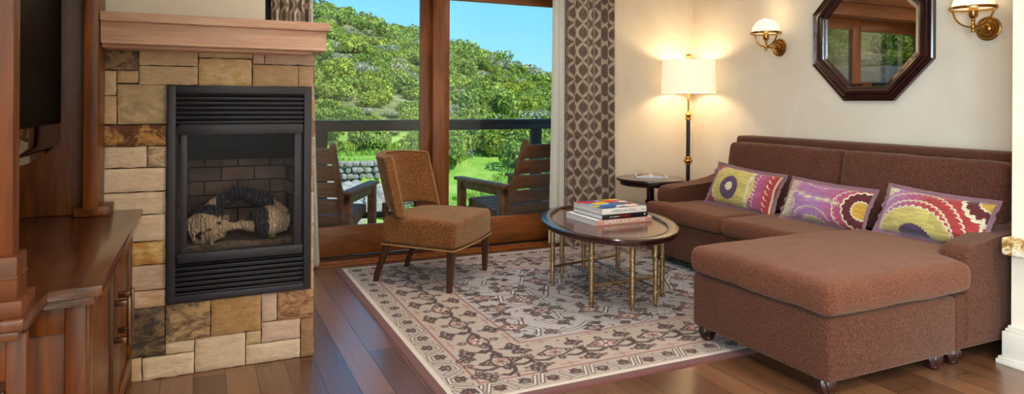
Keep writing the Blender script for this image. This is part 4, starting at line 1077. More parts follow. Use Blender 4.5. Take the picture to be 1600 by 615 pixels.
# ------------------------------------------------------------------ rug
def rug_canvas():
    DK, CR, MV, LT, PK, GR = lin(62, 38, 34), lin(190, 173, 162), lin(120, 72, 72), lin(222, 212, 204), lin(160, 104, 96), lin(164, 158, 146)
    hx, hy = 1.525, 1.225
    cv = Canvas(hx, hy, .004, CR)       # quarter: origin at the rug centre, outer edges at +x +y
    X, Y = np.meshgrid(cv.xs, cv.ys); e = np.minimum(hx - X, hy - Y)
    cv.a[e < .045] = MV * .9
    cv.a[(e >= .045) & (e < .072)] = LT
    cv.a[(e >= .2) & (e < .21)] = PK
    cv.a[(e >= .56) & (e < .57)] = PK
    cv.a[e >= .57] = lin(188, 182, 184)
    rr = random.Random(4)
    def dbl(pts, w=.016, inner=LT): cv.stroke(pts, w * 1.75, DK); cv.stroke(pts, w * .8, inner)
    def ln(pts, w=.0075, c=DK): cv.stroke(pts, w * 1.35, c)
    def shape(pts, fill, w=.007): cv.poly(pts, fill); ln(pts + [pts[0]], w)
    def blob(x, y, s, ang, fill=LT):   # curly leaf
        p = [(0, -.5), (.35, -.35), (.5, 0), (.3, .12), (.45, .4), (.1, .45), (0, .8), (-.15, .45), (-.45, .42), (-.3, .12), (-.5, -.05), (-.3, -.35)]
        shape(xf(p, x, y, ang, s), fill, .007)
        ln(xf([(0, -.3), (0, .45)], x, y, ang, s), .005, MV)
    def curl(x, y, s, ang, fx=1): ln(xf(arc(0, 0, 1, -40, 200, 9) + arc(-.45, -.12, .5, 160, 380, 6), x, y, ang, s, fx), .007)
    def spr(x, y, s, ang):
        for k, a in enumerate((-50, 0, 50)): blob(x + s * .7 * math.sin(R(-ang - a)), y + s * .7 * math.cos(R(-ang - a)), s * .62, ang + a)
        curl(x, y, s * .3, ang); ln(xf([(0, -.9), (.1, -.3)], x, y, ang, s), .006)
    def rosette(x, y, s, fill, flower=LT, ang=0):
        o = [(math.cos(R(22.5 + 45 * k)) * (1.25 if k in (0, 3, 4, 7) else 1.0), math.sin(R(22.5 + 45 * k)) * .86) for k in range(8)]
        shape(xf(o, x, y, ang, s), LT, .009); cv.poly(xf(o, x, y, ang, s * .84), fill)
        for k in range(6):
            a = 60 * k + ang; cv.poly(xf(arc(.42, 0, .26, 0, 360, 8, .13), x, y, a, s), flower)
        shape(xf(arc(0, 0, .14, 0, 360, 8), x, y, 0, s), PK, .004)
        for a in (ang, ang + 90, ang + 180, ang + 270): blob(x + 1.32 * s * math.cos(R(a)), y + 1.2 * s * math.sin(R(a)), s * .55, a - 90)
    def bracket(x, y, s, ang, fx=1):
        p = [(-.9, .5), (-.3, .75), (.35, .55), (.8, -.1), (.55, -.45)]
        ln(xf(p, x, y, ang, s, fx), .009); ln(xf([(a * .82, b * .8) for a, b in p], x, y, ang, s, fx), .007)
    # guard border vine
    def vine(along, L, fixed):
        n = int(round(L / .13)); st = L / n
        for k in range(n + 1):
            c = k * st; up = 1 if k % 2 else -1
            zz = [(c - st / 2, fixed - up * .042), (c - st * .2, fixed + up * .038), (c + st * .2, fixed + up * .044), (c + st / 2, fixed - up * .034)]
            if not along: zz = [(b, a) for a, b in zz]
            dbl(zz, .0125)
            cc = (c, fixed - up * .012) if along else (fixed - up * .012, c)
            a = (0 if up > 0 else 180) + (0 if along else -90 * 1)
            p = [(0, -.5), (.5, -.45), (.35, -.1), (.62, .1), (.3, .3), (.1, .55), (-.12, .35), (-.4, .42), (-.34, .05), (-.6, -.15), (-.35, -.45)]
            shape(xf(p, cc[0], cc[1], a + 180, .046), PK if k % 3 else GR, .008)
            ln(xf([(-.3, -.2), (.3, .1)], cc[0], cc[1], a, .046), .006); ln(xf([(-.25, .2), (.25, -.2)], cc[0], cc[1], a, .046), .006)
    vine(True, hx - .14, hy - .136); vine(False, hy - .14, hx - .136)
    # main border
    def mborder(along, L, fixed):
        n = int(round(L / .29)); st = L / n
        for k in range(n + 1):
            c = k * st
            def at(a, b): return (c + a, fixed + b) if along else (fixed + b, c + a)
            q = 0 if along else 90
            x, y = at(0, 0)
            if k % 2 == 0: rosette(x, y, .062, PK, LT, q)
            else: rosette(x, y, .055, CR, PK, q)
            for s in (-1, 1):
                x, y = at(s * .145, .09); spr(x, y, .052, q + 180 * (0 if along else 1)); x, y = at(s * .145, -.1); spr(x, y, .05, q)
                x, y = at(s * .1, .02); bracket(x, y, .075, q + (0 if along else 0), s)
                for dd in (.0, .014): 
                    x, y = at(s * .16 + dd, -.01); ln([(x - .006, y - .016), (x + .006, y + .016)], .006)
                x, y = at(s * .075, .115); cv.poly(arc(x, y, .012, 0, 360, 8), MV); x, y = at(s * .085, -.13); cv.poly(arc(x, y, .011, 0, 360, 8), PK)
            for b in (-.15, .145):
                x0_, y0_ = at(-.05, b); x1_, y1_ = at(.05, b); ln([(x0_, y0_), (x1_, y1_)], .005, PK)
                x0_, y0_ = at(0, b - .02); x1_, y1_ = at(0, b + .02); ln([(x0_, y0_), (x1_, y1_)], .005, PK)
    mborder(True, hx - .385, hy - .385); mborder(False, hy - .385, hx - .385)
    fxm, fym = hx - .57, hy - .57          # field extends to (.955,.655)
    # field: central medallion and arabesques
    def fclip(): pass
    med = [(0, .40), (.07, .38), (.10, .30), (.2, .30), (.24, .22), (.35, .2), (.42, .08), (.46, 0)]
    dbl(med, .02); ln([(a * .8, b * .8) for a, b in med], .008, MV)
    for k, (x, y) in enumerate(((.17, .22), (.3, .1), (.06, .3))): blob(x, y, .06, 40 * k, PK)
    rosette(0, 0, .12, PK); 
    for (x, y, a) in ((.16, .1, 0), (.22, .0, 0), (0, .2, 90)): rosette(x, y, .042, CR, PK, a)
    for i in range(9): ln([(.03 + i * .022, .13 + i * .006), (.045 + i * .022, .16 + i * .006)], .008)
    dbl([(.46, 0), (.53, .05), (.52, .14), (.6, .18), (.64, .1), (.72, .12), (.76, .0)], .017)
    rosette(.62, .02, .06, MV)
    dbl([(.24, .34), (.3, .42), (.42, .42), (.46, .34), (.56, .32), (.58, .42), (.68, .46), (.72, .38)], .017)
    dbl([(.0, .5), (.08, .52), (.12, .6), (.2, .63)], .017); dbl([(.32, .62), (.36, .54), (.48, .52), (.56, .58), (.66, .6)], .015)
    rosette(.36, .34, .05, PK, LT, 20); rosette(.84, .12, .05, CR, PK, 0); rosette(.22, .53, .055, PK, LT, 0); rosette(.5, .62, .035, CR, PK); rosette(.62, .25, .045, CR, PK, 10)
    dbl([(.955, .26), (.86, .27), (.8, .34), (.84, .44), (.78, .52), (.82, .6), (.955, .62)], .017)
    rosette(.9, .44, .055, PK); 
    for (x, y, s, a) in ((.02, .3, .04, 0), (.15, .06, .04, 30), (.38, .24, .04, 80), (.9, .04, .04, 10), (.66, .38, .04, 120), (.56, .14, .04, 0), (.9, .33, .04, 200), (.45, .57, .035, 180), (.06, .62, .03, 0), (.7, .2, .035, 30), (.82, .22, .03, 300), (.3, .6, .035, 10), (.1, .45, .05, 20), (.33, .5, .04, 160), (.5, .22, .05, 300), (.7, .28, .045, 60), (.74, .56, .05, 10), (.44, .12, .035, 90), (.9, .2, .04, 45), (.88, .58, .035, 0), (.28, .27, .03, 200), (.12, .55, .035, 90), (.6, .5, .045, 200), (.78, .04, .03, 0), (.4, .47, .03, 45), (.53, .43, .035, 300)): spr(x, y, s, a)
    for k in range(90):
        x, y = rr.uniform(.02, .93), rr.uniform(.02, .63); a = rr.uniform(0, 180)
        if k % 2: ln(xf([(-.5, 0), (-.1, .35), (.4, .1)], x, y, a, .035), .006)
        else: cv.poly(xf([(-.5, 0), (0, .35), (.5, 0), (0, -.35)], x, y, a, .022), (PK, GR, MV)[k % 3])
    for k in range(9):
        y = .06 + k * .065; ln([(.945, y), (.92, y + .012)], .006, PK)
    full = np.concatenate([cv.a[:, ::-1], cv.a[:, 1:]], 1); full = np.concatenate([full[::-1], full[1:]], 0)
    return cv, full
cv, full = rug_canvas()
rg_ = thing('area_rug', 'patterned cream and mauve wool rug with dark outlines and maroon edge', 'rug', (2.40, 3.645, 0))
ny, nx = full.shape[:2]
X, Y = np.meshgrid(np.linspace(-1.525, 1.525, nx), np.linspace(-1.225, 1.225, ny))
e = np.minimum(1.525 - np.abs(X), 1.225 - np.abs(Y))
Z = .0095 * np.clip(1 - np.clip(1 - e / .012, 0, 1) ** 2, 0, 1) ** .5 + .0005
# fibres blur the print a little
n1 = np.random.RandomState(2).normal(1, .05, full.shape[:2])[..., None]
link('rug_pile', grid_mesh('rug_pile', np.stack([X, Y, Z], -1), np.clip(full * n1, 0, 1).astype(np.float32)), M['rug'], rg_)

# ------------------------------------------------------------------ curtains
rod = thing('curtain_rod', 'dark curtain rod high above the glass door', 'curtain rod', (1.75, 4.82, 2.46))
bm = B(); tube(bm, [(-1.35, 0, 0), (1.55, 0, 0)], .014, 14); finish('rod', bm, M['black_iron'], rod)
for s in (-1.3, 1.5):
    bm = B(); tube(bm, [(s, 0, 0), (s, .10, 0)], .008, 8); finish('bracket', bm, M['black_iron'], rod)
def curtain(name, label, x0, x1, yc, z0, z1, npleat, amp, cloth_w, pattern, flare0=0, flare1=0, seed=0, group=None, m=None, res=.006, puddle=0):
    o = thing(name, label, 'curtain', ((x0 + x1) / 2, yc, z0), 0, group)
    H = z1 - z0; nz = int(H / (res if pattern else .03)); nu = int(cloth_w / (res if pattern else .008))
    u = np.linspace(0, 1, nu); v = np.linspace(0, 1, nz)
    U, V_ = np.meshgrid(u, v)
    ph = np.array([1.6 * mnoise.noise(Vector((k * npleat * .7, seed, 0))) for k in u])
    phase = 2 * PI * npleat * U + ph[None, :]
    A_ = amp * (.75 + .35 * np.sin(U * 9 + seed)) * (1 - .25 * V_)
    drift = .35 * np.sin(3 * V_ + U * 7 + seed)
    Xp = x0 + (x1 - x0) * U + (1 - V_) ** 2 * (flare1 * U - flare0 * (1 - U)) + .35 * amp * np.sin(2 * (phase + drift)) * .5
    Yp = yc + A_ * np.sin(phase + drift * .6) - puddle * np.clip(1 - V_ / .08, 0, 1) ** 2
    Zp = z0 + H * V_
    P = np.stack([Xp - (x0 + x1) / 2, Yp - yc, Zp - z0], -1)
    C = None
    if pattern:
        BR, LT = lin(108, 90, 78), lin(196, 178, 158)
        cu, cz = U * cloth_w, Zp
        p = .1; lam = .155
        d = np.full(cu.shape, 9.)
        for k in range(-1, int(cloth_w / p) + 2):
            for sgn in (-1, 1):
                line = k * p + sgn * p * .5 * np.sin(2 * PI * cz / (2 * lam))
                slope = np.abs(p * .5 * 2 * PI / (2 * lam) * np.cos(2 * PI * cz / (2 * lam)))
                wd = .0065 + .0035 * np.abs(np.sin(2 * PI * cz / (2 * lam) + k))
                d = np.minimum(d, np.abs(cu - line) / np.sqrt(1 + slope ** 2) - wd)
        mk = np.clip(.5 - d / .004, 0, 1)[..., None]
        C = (BR * (1 - mk) + LT * mk).astype(np.float32)
    me = grid_mesh('cloth', P, C)
    c = link('cloth', me, m or M['drape'], o)
    sd = c.modifiers.new('thick', 'SOLIDIFY'); sd.thickness = .002
    return o
curtain('patterned_drape', 'brown trellis patterned drape right of the glass door', 2.745, 3.195, 4.80, .012, 2.46, 7, .048, 1.15, True, .0, .03, 1, 'patterned drapes')
curtain('sheer_curtain', 'white sheer curtain between the glass and the brown drape', 2.645, 2.83, 4.875, .03, 2.46, 3, .022, .3, False, .03, .02, 2, 'sheer curtains', M['sheer'])
curtain('patterned_drape', 'brown trellis patterned drape showing above the mantel end', .43, .695, 4.80, .012, 2.46, 5, .04, .9, True, 0, .0, 5, 'patterned drapes')
curtain('sheer_curtain', 'narrow white sheer curtain beside the stone fireplace corner', .61, .716, 4.875, .03, 2.46, 2, .018, .2, False, 0, .06, 6, 'sheer curtains', M['sheer'])
# ------------------------------------------------------------------ deck, railing, chairs
bm = B()
x = -.9
while x < 5.4:
    box(bm, x, x + .136, 5.27, 6.86, -.18, -.15, .003); x += .142
box(bm, -.95, 5.5, 5.26, 6.86, -.34, -.182)
struct('floor_deck', bm, M['deck'])
rl = thing('deck_railing', 'black deck railing with glass panels beyond the sliding door', 'railing', (2.2, 6.72, -.15))
def rb_(bm, x0, x1, y0, y1, z0, z1): box(bm, x0 - 2.2, x1 - 2.2, y0 - 6.72, y1 - 6.72, z0 + .15, z1 + .15, .003)
bm = B(); rb_(bm, -.9, 5.4, 6.64, 6.80, .985, 1.015); rb_(bm, -.9, 5.4, 6.69, 6.75, .905, .985); finish('top_rail', bm, M['rail_metal'], rl)
bm = B(); rb_(bm, -.9, 5.4, 6.70, 6.74, .03, .085); finish('bottom_rail', bm, M['rail_metal'], rl)
posts = [-.3, 1.075, 2.25, 3.435, 4.6]
for x in posts:
    bm = B(); rb_(bm, x - .055, x + .055, 6.68, 6.77, -.15, .91) if x != 2.25 else rb_(bm, x - .03, x + .03, 6.70, 6.75, -.15, .05); finish('post', bm, M['rail_metal'], rl)
for a, b in ((-.245, 1.02), (1.13, 3.38), (3.49, 4.545)):
    bm = B(); rb_(bm, a, b, 6.716, 6.724, .085, .905); finish('glass_panel', bm, M['rail_glass'], rl)
# overhead: roof over the deck
bm = B(); box(bm, -1.15, 5.6, 5.25, 6.0, 2.62, 2.74); 
for x in np.arange(-.9, 5.5, 1.0): box(bm, x, x + .09, 5.26, 5.95, 2.5, 2.62)
box(bm, -1.15, 5.6, 5.9, 6.0, 2.46, 2.66)
struct('ceiling_deck', bm, M['door_h'])

def deck_chair(label, x, y, az):
    o = thing('deck_chair', label, 'chair', (x, y, -.15), R(-az), 'slatted wooden deck chairs')
    W = .31
    for s in (-1, 1):
        bm = B(); box(bm, s * W - .035 , s * W + .035, .43, .50, 0, .575, .004); finish('leg', bm, M['teak'], o)
        bm = B(); box(bm, s * W - .035, s * W + .035, -.30, -.22, 0, .575, .004); finish('leg', bm, M['teak'], o)
        bm = B(); box(bm, s * W - .05, s * W + .05, -.34, .54, .575, .605, .004); box(bm, s * W - .02, s * W + .02, -.3, .5, .50, .575, .003); finish('arm', bm, M['teak'], o)
        bm = B(); prism(bm, [(-.3, .2), (-.3, .28), (.38, .40), (.38, .32)], s * (W - .045) - .015, s * (W - .045) + .015, 'X', .003); finish('side_rail', bm, M['teak'], o)
    bm = B()
    for k in range(7):
        yy = -.2 + k * .09; zz = .30 + (yy + .2) * .17
        box(bm, -W + .04, W - .04, -.039, .039, -.01, .01, .003, M=T(0, yy, zz, rx=R(10)))
    finish('seat_slats', bm, M['teak'], o)
    bt_ = B(); a = R(-24)
    for k in range(5):
        h = .10 + k * .155
        box(bt_, -.285, .285, -.011, .011, -.066, .066, .003, M=T(0, -.245 + math.sin(a) * h * 1.0, .26 + h * math.cos(a), rx=-a * 1.0))
    finish('back_slats', bt_, M['teak'], o)
    for s in (-1, 1):
        bm = B(); box(bm, s * .29 - .022, s * .29 + .022, -.02, .02, -.04, .82, .004, M=T(0, -.255, .27, rx=-a)); finish('back_post', bm, M['teak'], o)
deck_chair('dark slatted wooden deck chair outside the right pane, angled left', 2.76, 5.86, -10)
deck_chair('dark slatted wooden deck chair outside the left pane, partly behind the fireplace', .97, 5.98, 29)

# ------------------------------------------------------------------ land outside
yaw = R(25.02)
AX, AY = math.sin(yaw), math.cos(yaw)
def dl(x, y): return x * AX + y * AY, x * AY - y * AX
def smooth(t): t = max(0., min(1., t)); return t * t * (3 - 2 * t)
DR = 62.
def ridge(l):
    z = 6.1 - .30 * (l + 5.6)
    if l > 4: z = 6.1 - .30 * 9.6 - .12 * (l - 4)
    if l < -20: z = 6.1 + .30 * 14.4 + .12 * (-20 - l)
    return max(1.5, min(15, z))
def hgt(x, y):
    d, l = dl(x, y)
    ang = math.atan2(l, d)
    rr = math.hypot(d, l)
    low = -.85
    terr = -.25 + .0 * l
    # terrace step: retaining wall at d=16.5 for l<-2.6, slope elsewhere
    if l < -2.6 and l > -14:
        base = low if rr < 16.9 else terr
    else:
        base = low + (terr - low) * smooth((rr - 14.5) / 4.5)
    t = (rr - 19.5) / (DR - 19.5)
    h = base
    if t > 0:
        h = terr + (ridge(l * DR / max(rr, 1)) - terr) * (min(t, 1) ** 1.05) 
    if t > 1: h -= (rr - DR) * .25
    # bank rising to the left beyond the concrete wall, seen in the mirror
    if x < -4: h = max(h, -.85 + 2.1 * smooth((-x - 4) / 8.2)) if x > -12.4 else max(h, 2.3 + (-x - 12.4) * .2)
    if rr > 17: h += .5 * mnoise.noise(Vector((x * .11, y * .11, 0))) * min(1, (rr - 17) / 15) + .15 * mnoise.noise(Vector((x * .5, y * .5, 3)))
    return h
xs = np.concatenate([np.arange(-55, -14, 1.2), np.arange(-14, 16, .35), np.arange(16, 50, 1.2)]); ys = np.concatenate([np.arange(7.2, 26, .3), np.arange(26, 82, 1.0)])
P = np.array([[(x, y, hgt(x, y)) for x in xs] for y in ys], np.float32)
g = link('ground', grid_mesh('ground', P), M['ground']); g['kind'] = 'structure'; g['label'] = 'grassy hillside beyond the deck'
# low ground under and around the deck
bm = B(); box(bm, -55, 50, 5.3, 7.3, -.95, -.85); box(bm, -55, -1.3, -8, 5.3, -.95, -.85); struct('ground_yard', bm, M['ground'])

def leafpaint(me, rnd):
    n = len(me.vertices) // 4; v = np.repeat(np.array([rnd.choice((.45, .7, .95, 1.1, 1.3)) for _ in range(n)], np.float32), 4)
    c = np.ones((n * 4, 4), np.float32); c[:, :3] = v[:, None]; a = me.color_attributes.new('paint', 'FLOAT_COLOR', 'POINT'); a.data.foreach_set('color', c.reshape(-1))
def leaf_cloud(name, m_leaf, seed, n=2600, lf=.055, sub=9, squash=.8, twigs=True):
    rnd = random.Random(seed); V, F, MI = [], [], []
    lumps = [(Vector((rnd.uniform(-.55, .55), rnd.uniform(-.55, .55), rnd.uniform(.25, .75) * squash)), rnd.uniform(.28, .5)) for _ in range(sub)]
    for k in range(n):
        c, r = rnd.choice(lumps)
        d = Vector((rnd.gauss(0, 1), rnd.gauss(0, 1), rnd.gauss(0, 1) + .25)).normalized()
        p = c + d * r * rnd.uniform(.72, 1.06); p.z *= squash
        if p.z < .02: p.z = rnd.uniform(.02, .2)
        a = Vector((rnd.gauss(0, 1), rnd.gauss(0, 1), rnd.gauss(0, .6))).normalized(); nrm = (d + a * .7).normalized()
        t = nrm.cross(a).normalized(); b = nrm.cross(t)
        s = lf * rnd.uniform(.6, 1.4); i = len(V)
        V += [p - t * s, p - b * s * .55, p + t * s, p + b * s * .55]; F.append((i, i + 1, i + 2, i + 3))
    me = bpy.data.meshes.new(name); me.from_pydata([tuple(v) for v in V], [], F); me.update(); me.materials.append(m_leaf); leafpaint(me, rnd)
    return me, lumps
def twig_mesh(lumps, seed):
    bm = B(); rnd = random.Random(seed)
    for c, r in lumps:
        tube(bm, [(rnd.uniform(-.08, .08), rnd.uniform(-.08, .08), -.15), (c.x * .5, c.y * .5, c.z * .4), (c.x, c.y, c.z * .9)], [.03, .02, .008], 5)
        for _ in range(3): tube(bm, [(c.x * .6, c.y * .6, c.z * .5), (c.x + rnd.uniform(-r, r) * .9, c.y + rnd.uniform(-r, r) * .9, c.z + rnd.uniform(0, r) * .9)], [.012, .004], 4)
    me = bpy.data.meshes.new('stems'); bm.to_mesh(me); bm.free(); me.materials.append(M['bark']); return me
protos = []
for s in range(4): me, lu = leaf_cloud('foliage', M['leaf'], 10 + s, 3400, .058); protos.append((me, twig_mesh(lu, s), 'leafy_shrub'))
for s in range(2): me, lu = leaf_cloud('foliage', M['sage'], 30 + s, 1500, .05, 7, .7); protos.append((me, twig_mesh(lu, 9 + s), 'sage_bush'))
rnd = random.Random(77)
spots = []
tries = 0
def ok(x, y, rad):
    for (a, b, c, *_r) in spots:
        if abs(a - x) < 4 and abs(b - y) < 4 and math.hypot(a - x, b - y) < (rad + c) * .62: return False
    return True
while tries < 80000 and len(spots) < 1900:
    tries += 1
    mode = rnd.random()
    if mode < .72:                                     # wedge seen straight through the door
        az = R(rnd.uniform(-1.0, 33)); rr = math.sqrt(rnd.uniform((19.2 if az < .3 else 17.3) ** 2, 66 ** 2)); x, y = rr * math.sin(az), rr * math.cos(az)
    else:                                              # slope seen in the mirror
        az = R(rnd.uniform(-62, -42)); rr = math.sqrt(rnd.uniform(24 ** 2, 56 ** 2)); x, y = 8.3 + rr * math.sin(az), rr * math.cos(az)
        if x > -13.2 or y < 7.5: continue
    d, l = dl(x, y)
    dens = mnoise.noise(Vector((x * .09, y * .09, 7)))
    if dens < -.28 and rnd.random() < .8: continue
    s = rnd.uniform(.75, 1.45)
    if mode < .72 and math.hypot(x, y) < 25: s *= .7
    if not ok(x, y, s): continue
    sage = mnoise.noise(Vector((x * .13 + 20, y * .13, 2))) > .3 or rnd.random() < .24
    spots.append((x, y, s, sage, mode < .72))
spots.sort(key=lambda q: math.hypot(q[0], q[1]) if q[4] else math.hypot(q[0] - 8.3, q[1]) * 1.0)
LB = {'leafy_shrub': ('bright green leafy shrub growing on the hillside beyond the deck', 'shrubs on the hillside'), 'sage_bush': ('grey green sage bush growing on the hillside beyond the deck', 'sage bushes on the hillside')}
count = {'leafy_shrub': 0, 'sage_bush': 0}
rest = []
for (x, y, s, sage, direct) in spots:
    pr = rnd.choice(protos[4:] if sage else protos[:4]); nm = pr[2]
    if (direct and math.atan2(x, y) < R(5.5)) or count[nm] >= 290 or sum(count.values()) > 420: rest.append((x, y, s, sage)); continue
    count[nm] += 1
    o = bpy.data.objects.new(nm, None); col.objects.link(o); tag(o, LB[nm][0], 'shrub', LB[nm][1])
    o.location = (x, y, hgt(x, y) - .05); o.rotation_euler = (0, 0, rnd.uniform(0, 6.28)); o.scale = (s, s, s * rnd.uniform(.85, 1.25) * (.6 if sage else 1))
    for me in pr[:2]:
        c = bpy.data.objects.new(me.name.split('.')[0], me); col.objects.link(c); c.parent = o
# the rest of the slope's brush as one mass
V, F, MI = [], [], []
for (x, y, s, sage) in rest:
    z = hgt(x, y); n = 340
    lumps = [(Vector((rnd.uniform(-.55, .55), rnd.uniform(-.55, .55), rnd.uniform(.25, .7))), rnd.uniform(.3, .5)) for _ in range(6)]
    zs = .6 if sage else 1
    for k in range(n):
        c, r = rnd.choice(lumps); d = Vector((rnd.gauss(0, 1), rnd.gauss(0, 1), rnd.gauss(0, 1) + .3)).normalized(); p = c + d * r * rnd.uniform(.75, 1.05)
        a = Vector((rnd.gauss(0, 1), rnd.gauss(0, 1), rnd.gauss(0, .6))).normalized(); nrm = (d + a * .7).normalized(); t = nrm.cross(a).normalized(); b = nrm.cross(t)
        lf = .12 * rnd.uniform(.6, 1.3); i = len(V)
        for q in (p - t * lf, p - b * lf * .6, p + t * lf, p + b * lf * .6): V.append((x + q.x * s, y + q.y * s, z + max(-.05, q.z) * s * zs))
        F.append((i, i + 1, i + 2, i + 3)); MI.append(1 if sage else 0)
me = bpy.data.meshes.new('distant_brush'); me.from_pydata(V, [], F); me.update(); me.materials.append(M['leaf']); me.materials.append(M['sage']); me.polygons.foreach_set('material_index', MI); leafpaint(me, rnd)
o = bpy.data.objects.new('distant_brush', me); col.objects.link(o); tag(o, 'dense brush covering the upper hillside', 'brush', kind='stuff')
# grass tufts on the bank
V, F = [], []
for k in range(26000):
    az = R(rnd.uniform(5, 32)); rr = rnd.uniform(14, 24); x, y = rr * math.sin(az), rr * math.cos(az)
    if mnoise.noise(Vector((x * .6, y * .6, 9))) < -.1: continue
    z = hgt(x, y); a = rnd.uniform(0, 6.28); h = rnd.uniform(.05, .14); w = .02; dx, dy = math.cos(a) * w, math.sin(a) * w; lx, ly = rnd.uniform(-.05, .05), rnd.uniform(-.05, .05); i = len(V)
    V += [(x - dx, y - dy, z), (x + dx, y + dy, z), (x + lx, y + ly, z + h)]; F.append((i, i + 1, i + 2))
me = bpy.data.meshes.new('grass'); me.from_pydata(V, [], F); me.update(); me.materials.append(M['ground']); o = bpy.data.objects.new('grass', me); col.objects.link(o); tag(o, 'tall green grass on the bank below the hillside', 'grass', kind='stuff')

# dry-stacked retaining wall, boulders
def rock_mesh(seed, sub=3):
    bm = B(); bmesh.ops.create_icosphere(bm, subdivisions=sub, radius=1.0)
    for v in bm.verts:
        n = v.co.normalized(); v.co = n * (1 + .28 * mnoise.noise(n * 1.6 + Vector((seed * 3.1, 0, 0))) + .1 * mnoise.noise(n * 5 + Vector((seed, 4, 0))))
        for ax in range(3): v.co[ax] = max(-.82, min(.82, v.co[ax]))
    me = bpy.data.meshes.new('rock'); bm.to_mesh(me); bm.free(); me.shade_smooth(); me.set_sharp_from_angle(angle=R(32)); me.materials.append(M['rock']); return me
rocks = [rock_mesh(s) for s in range(6)]
wall = thing('stone_retaining_wall', 'low dry-stacked stone retaining wall on the bank outside', 'wall', (*[a for a in (16.7 * math.sin(R(11.5)), 16.7 * math.cos(R(11.5)))], -.85))
bm = B()
for row in range(4):
    az = 1.0
    while az < 18.0 - row * .3:
        w = rnd.uniform(.12, .26); h = .15; rr = 16.85 + rnd.uniform(-.05, .05)
        q = rocks[rnd.randrange(6)]; mm = T(rr * math.sin(R(az)) - wall.location.x, rr * math.cos(R(az)) - wall.location.y, .07 + row * .15, rz=rnd.uniform(-.3, .3) - R(az)) @ Matrix.Diagonal((w * .62, .14, .09, 1))
        vs0 = len(bm.verts); bm.from_mesh(q); bm.verts.ensure_lookup_table(); bmesh.ops.transform(bm, matrix=mm, verts=bm.verts[vs0:])
        az += math.degrees(w / rr) * 1.02
o = finish('stacked_stones', bm, M['rock'], wall)
bd = [(12.5, 13.0, .32), (14.2, 13.4, .3), (10.9, 13.4, .36), (15.6, 13.0, .22), (13.2, 12.2, .25), (11.6, 11.6, .28), (16.6, 14.0, .3), (9.5, 12.4, .34), (14.8, 11.9, .2), (17.6, 13.3, .22), (12.0, 14.3, .3), (18.6, 14.2, .2), (13.6, 14.5, .25), (8.6, 13.8, .3)]
for i, (az, rr, s) in enumerate(bd):
    o = bpy.data.objects.new('boulder', rocks[i % 6]); col.objects.link(o); x, y = rr * math.sin(R(az)), rr * math.cos(R(az)); o.location = (x, y, hgt(x, y) + s * .45); o.rotation_euler = (.2 * i, .3 * i, i); o.scale = (s * 1.1, s * .9, s * .85)
    tag(o, 'rough grey boulder lying below the stone retaining wall', 'rock', 'boulders below the retaining wall')
# board-marked concrete wall to the left, seen in the mirror
bm = B(); prism(bm, [(-12.25, 8.), (-12.5, 8.), (-12.5, 28.), (-12.25, 28.)], .6, 2.45, 'Z', .01)
struct('wall_concrete', bm, M['gray_concrete'], label='grey concrete retaining wall outside')

# ------------------------------------------------------------------ unseen ceiling downlights, added to fill the room
def area(name, loc, rot, sx, sy, power, c):
    l = bpy.data.lights.new(name, 'AREA'); l.shape = 'RECTANGLE'; l.size = sx; l.size_y = sy; l.energy = power; l.color = c
    o = bpy.data.objects.new(name, l); col.objects.link(o); o.location = loc; o.rotation_euler = rot; return o
def point(name, loc, power, c, r=.03):
    l = bpy.data.lights.new(name, 'POINT'); l.energy = power; l.color = c; l.shadow_soft_size = r
    o = bpy.data.objects.new(name, l); col.objects.link(o); o.location = loc; return o
k = 0
for (x, y) in ((.9, 2.2), (2.6, 2.2), (.9, 4.2), (2.6, 4.0), (.3, .1), (2.4, .1), (.9, -1.2), (1.9, -1.2)):
    o = thing('fill_downlight', 'round downlight added to the unseen ceiling as fill', 'fill light', (x, y, ZC), 0, 'added fill downlights')
    bm = B(); lathe(bm, [(.075, 0), (.095, -.003), (.1, -.001), (.1, 0)], 32, close=False); finish('trim_ring', bm, M['white_trim'], o)
    bm = B(); lathe(bm, [(.001, -.0006), (.075, -.0008)], 32, close=False); finish('lens', bm, M['fill_diffuser'], o)
    l = bpy.data.lights.new('fill_spot', 'SPOT'); l.energy = DL * (1 if y > 1 else 2.6); l.color = (1, .92, .82); l.spot_size = R(150); l.spot_blend = .9; l.shadow_soft_size = .14
    lo = bpy.data.objects.new('fill_spot', l); col.objects.link(lo); lo.location = (x, y, ZC - .06)
point('floor_lamp_bulb', (3.90, 4.68, 1.46), 13, (1, .74, .46), .05)
for s in (sc1, sc2): point('sconce_bulb', (s[0], s[1], s[2] + .1), .8, (1, .76, .5), .02); point('sconce_glow', (s[0] , s[1], s[2] + .30), .7, (1, .72, .42), .06)
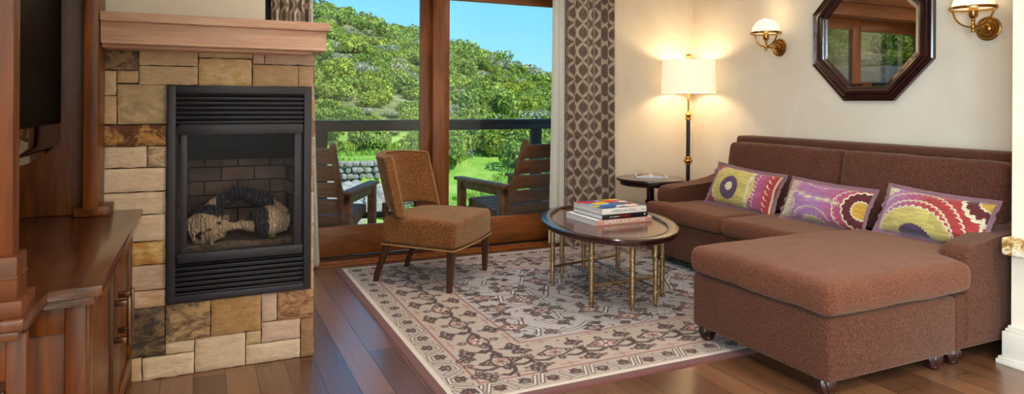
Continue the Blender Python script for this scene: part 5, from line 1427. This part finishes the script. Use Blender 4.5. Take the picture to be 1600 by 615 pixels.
# unseen area lamp outside the added side window, cool fill for the room
area('side_fill_light', (XL - .16, -1.35, 1.4), (0, R(-90), 0), 1.8, 2.0, SIDE_FILL, (.70, .85, 1))
sl = bpy.data.lights.new('sun', 'SUN'); sl.energy = SUN; sl.angle = R(.6); sl.color = (1, .95, .86)
so_ = bpy.data.objects.new('sun', sl); col.objects.link(so_)
sd = Vector((-.38, .6, -.85)).normalized(); so_.rotation_euler = sd.to_track_quat('-Z', 'Y').to_euler()

# sky
w = bpy.data.worlds.new('sky'); bpy.context.scene.world = w; w.use_nodes = True; nt = w.node_tree; nt.nodes.clear()
out = nt.nodes.new('ShaderNodeOutputWorld'); bg = nt.nodes.new('ShaderNodeBackground'); bg.inputs[1].default_value = SKY
tc = nt.nodes.new('ShaderNodeTexCoord'); sx = nt.nodes.new('ShaderNodeSeparateXYZ'); rp = nt.nodes.new('ShaderNodeValToRGB')
e = rp.color_ramp.elements; e[0].position = 0.0; e[0].color = srgb(160, 218, 250); e[1].position = .6; e[1].color = srgb(84, 160, 232)
x = e.new(.12); x.color = srgb(126, 204, 250); x = e.new(.25); x.color = srgb(104, 188, 248)
nt.links.new(tc.outputs['Generated'], sx.inputs[0]); nt.links.new(sx.outputs[2], rp.inputs[0]); nt.links.new(rp.outputs[0], bg.inputs[0]); nt.links.new(bg.outputs[0], out.inputs[0])

# ------------------------------------------------------------------ camera
cam = bpy.data.cameras.new('camera'); cam.sensor_width = 36; cam.sensor_fit = 'HORIZONTAL'; cam.lens = 1044 / 1600 * 36; cam.shift_y = -(307.5 - 160) / 1600; cam.clip_start = .02; cam.clip_end = 400
cobj = bpy.data.objects.new('camera', cam); col.objects.link(cobj)
A = Vector((math.sin(yaw), math.cos(yaw), 0)); r0 = Vector((math.cos(yaw), -math.sin(yaw), 0)); u0 = Vector((0, 0, 1)); ro = R(.31)
r2 = r0 * math.cos(ro) + u0 * math.sin(ro); u2 = -r0 * math.sin(ro) + u0 * math.cos(ro)
cobj.matrix_world = Matrix(((r2.x, u2.x, -A.x, 0), (r2.y, u2.y, -A.y, 0), (r2.z, u2.z, -A.z, 1.2), (0, 0, 0, 1)))
sc = bpy.context.scene; sc.camera = cobj
sc.view_settings.view_transform = 'Standard'; sc.view_settings.look = 'None'; sc.view_settings.gamma = 1; sc.view_settings.exposure = .12; sc.view_settings.use_curve_mapping = False
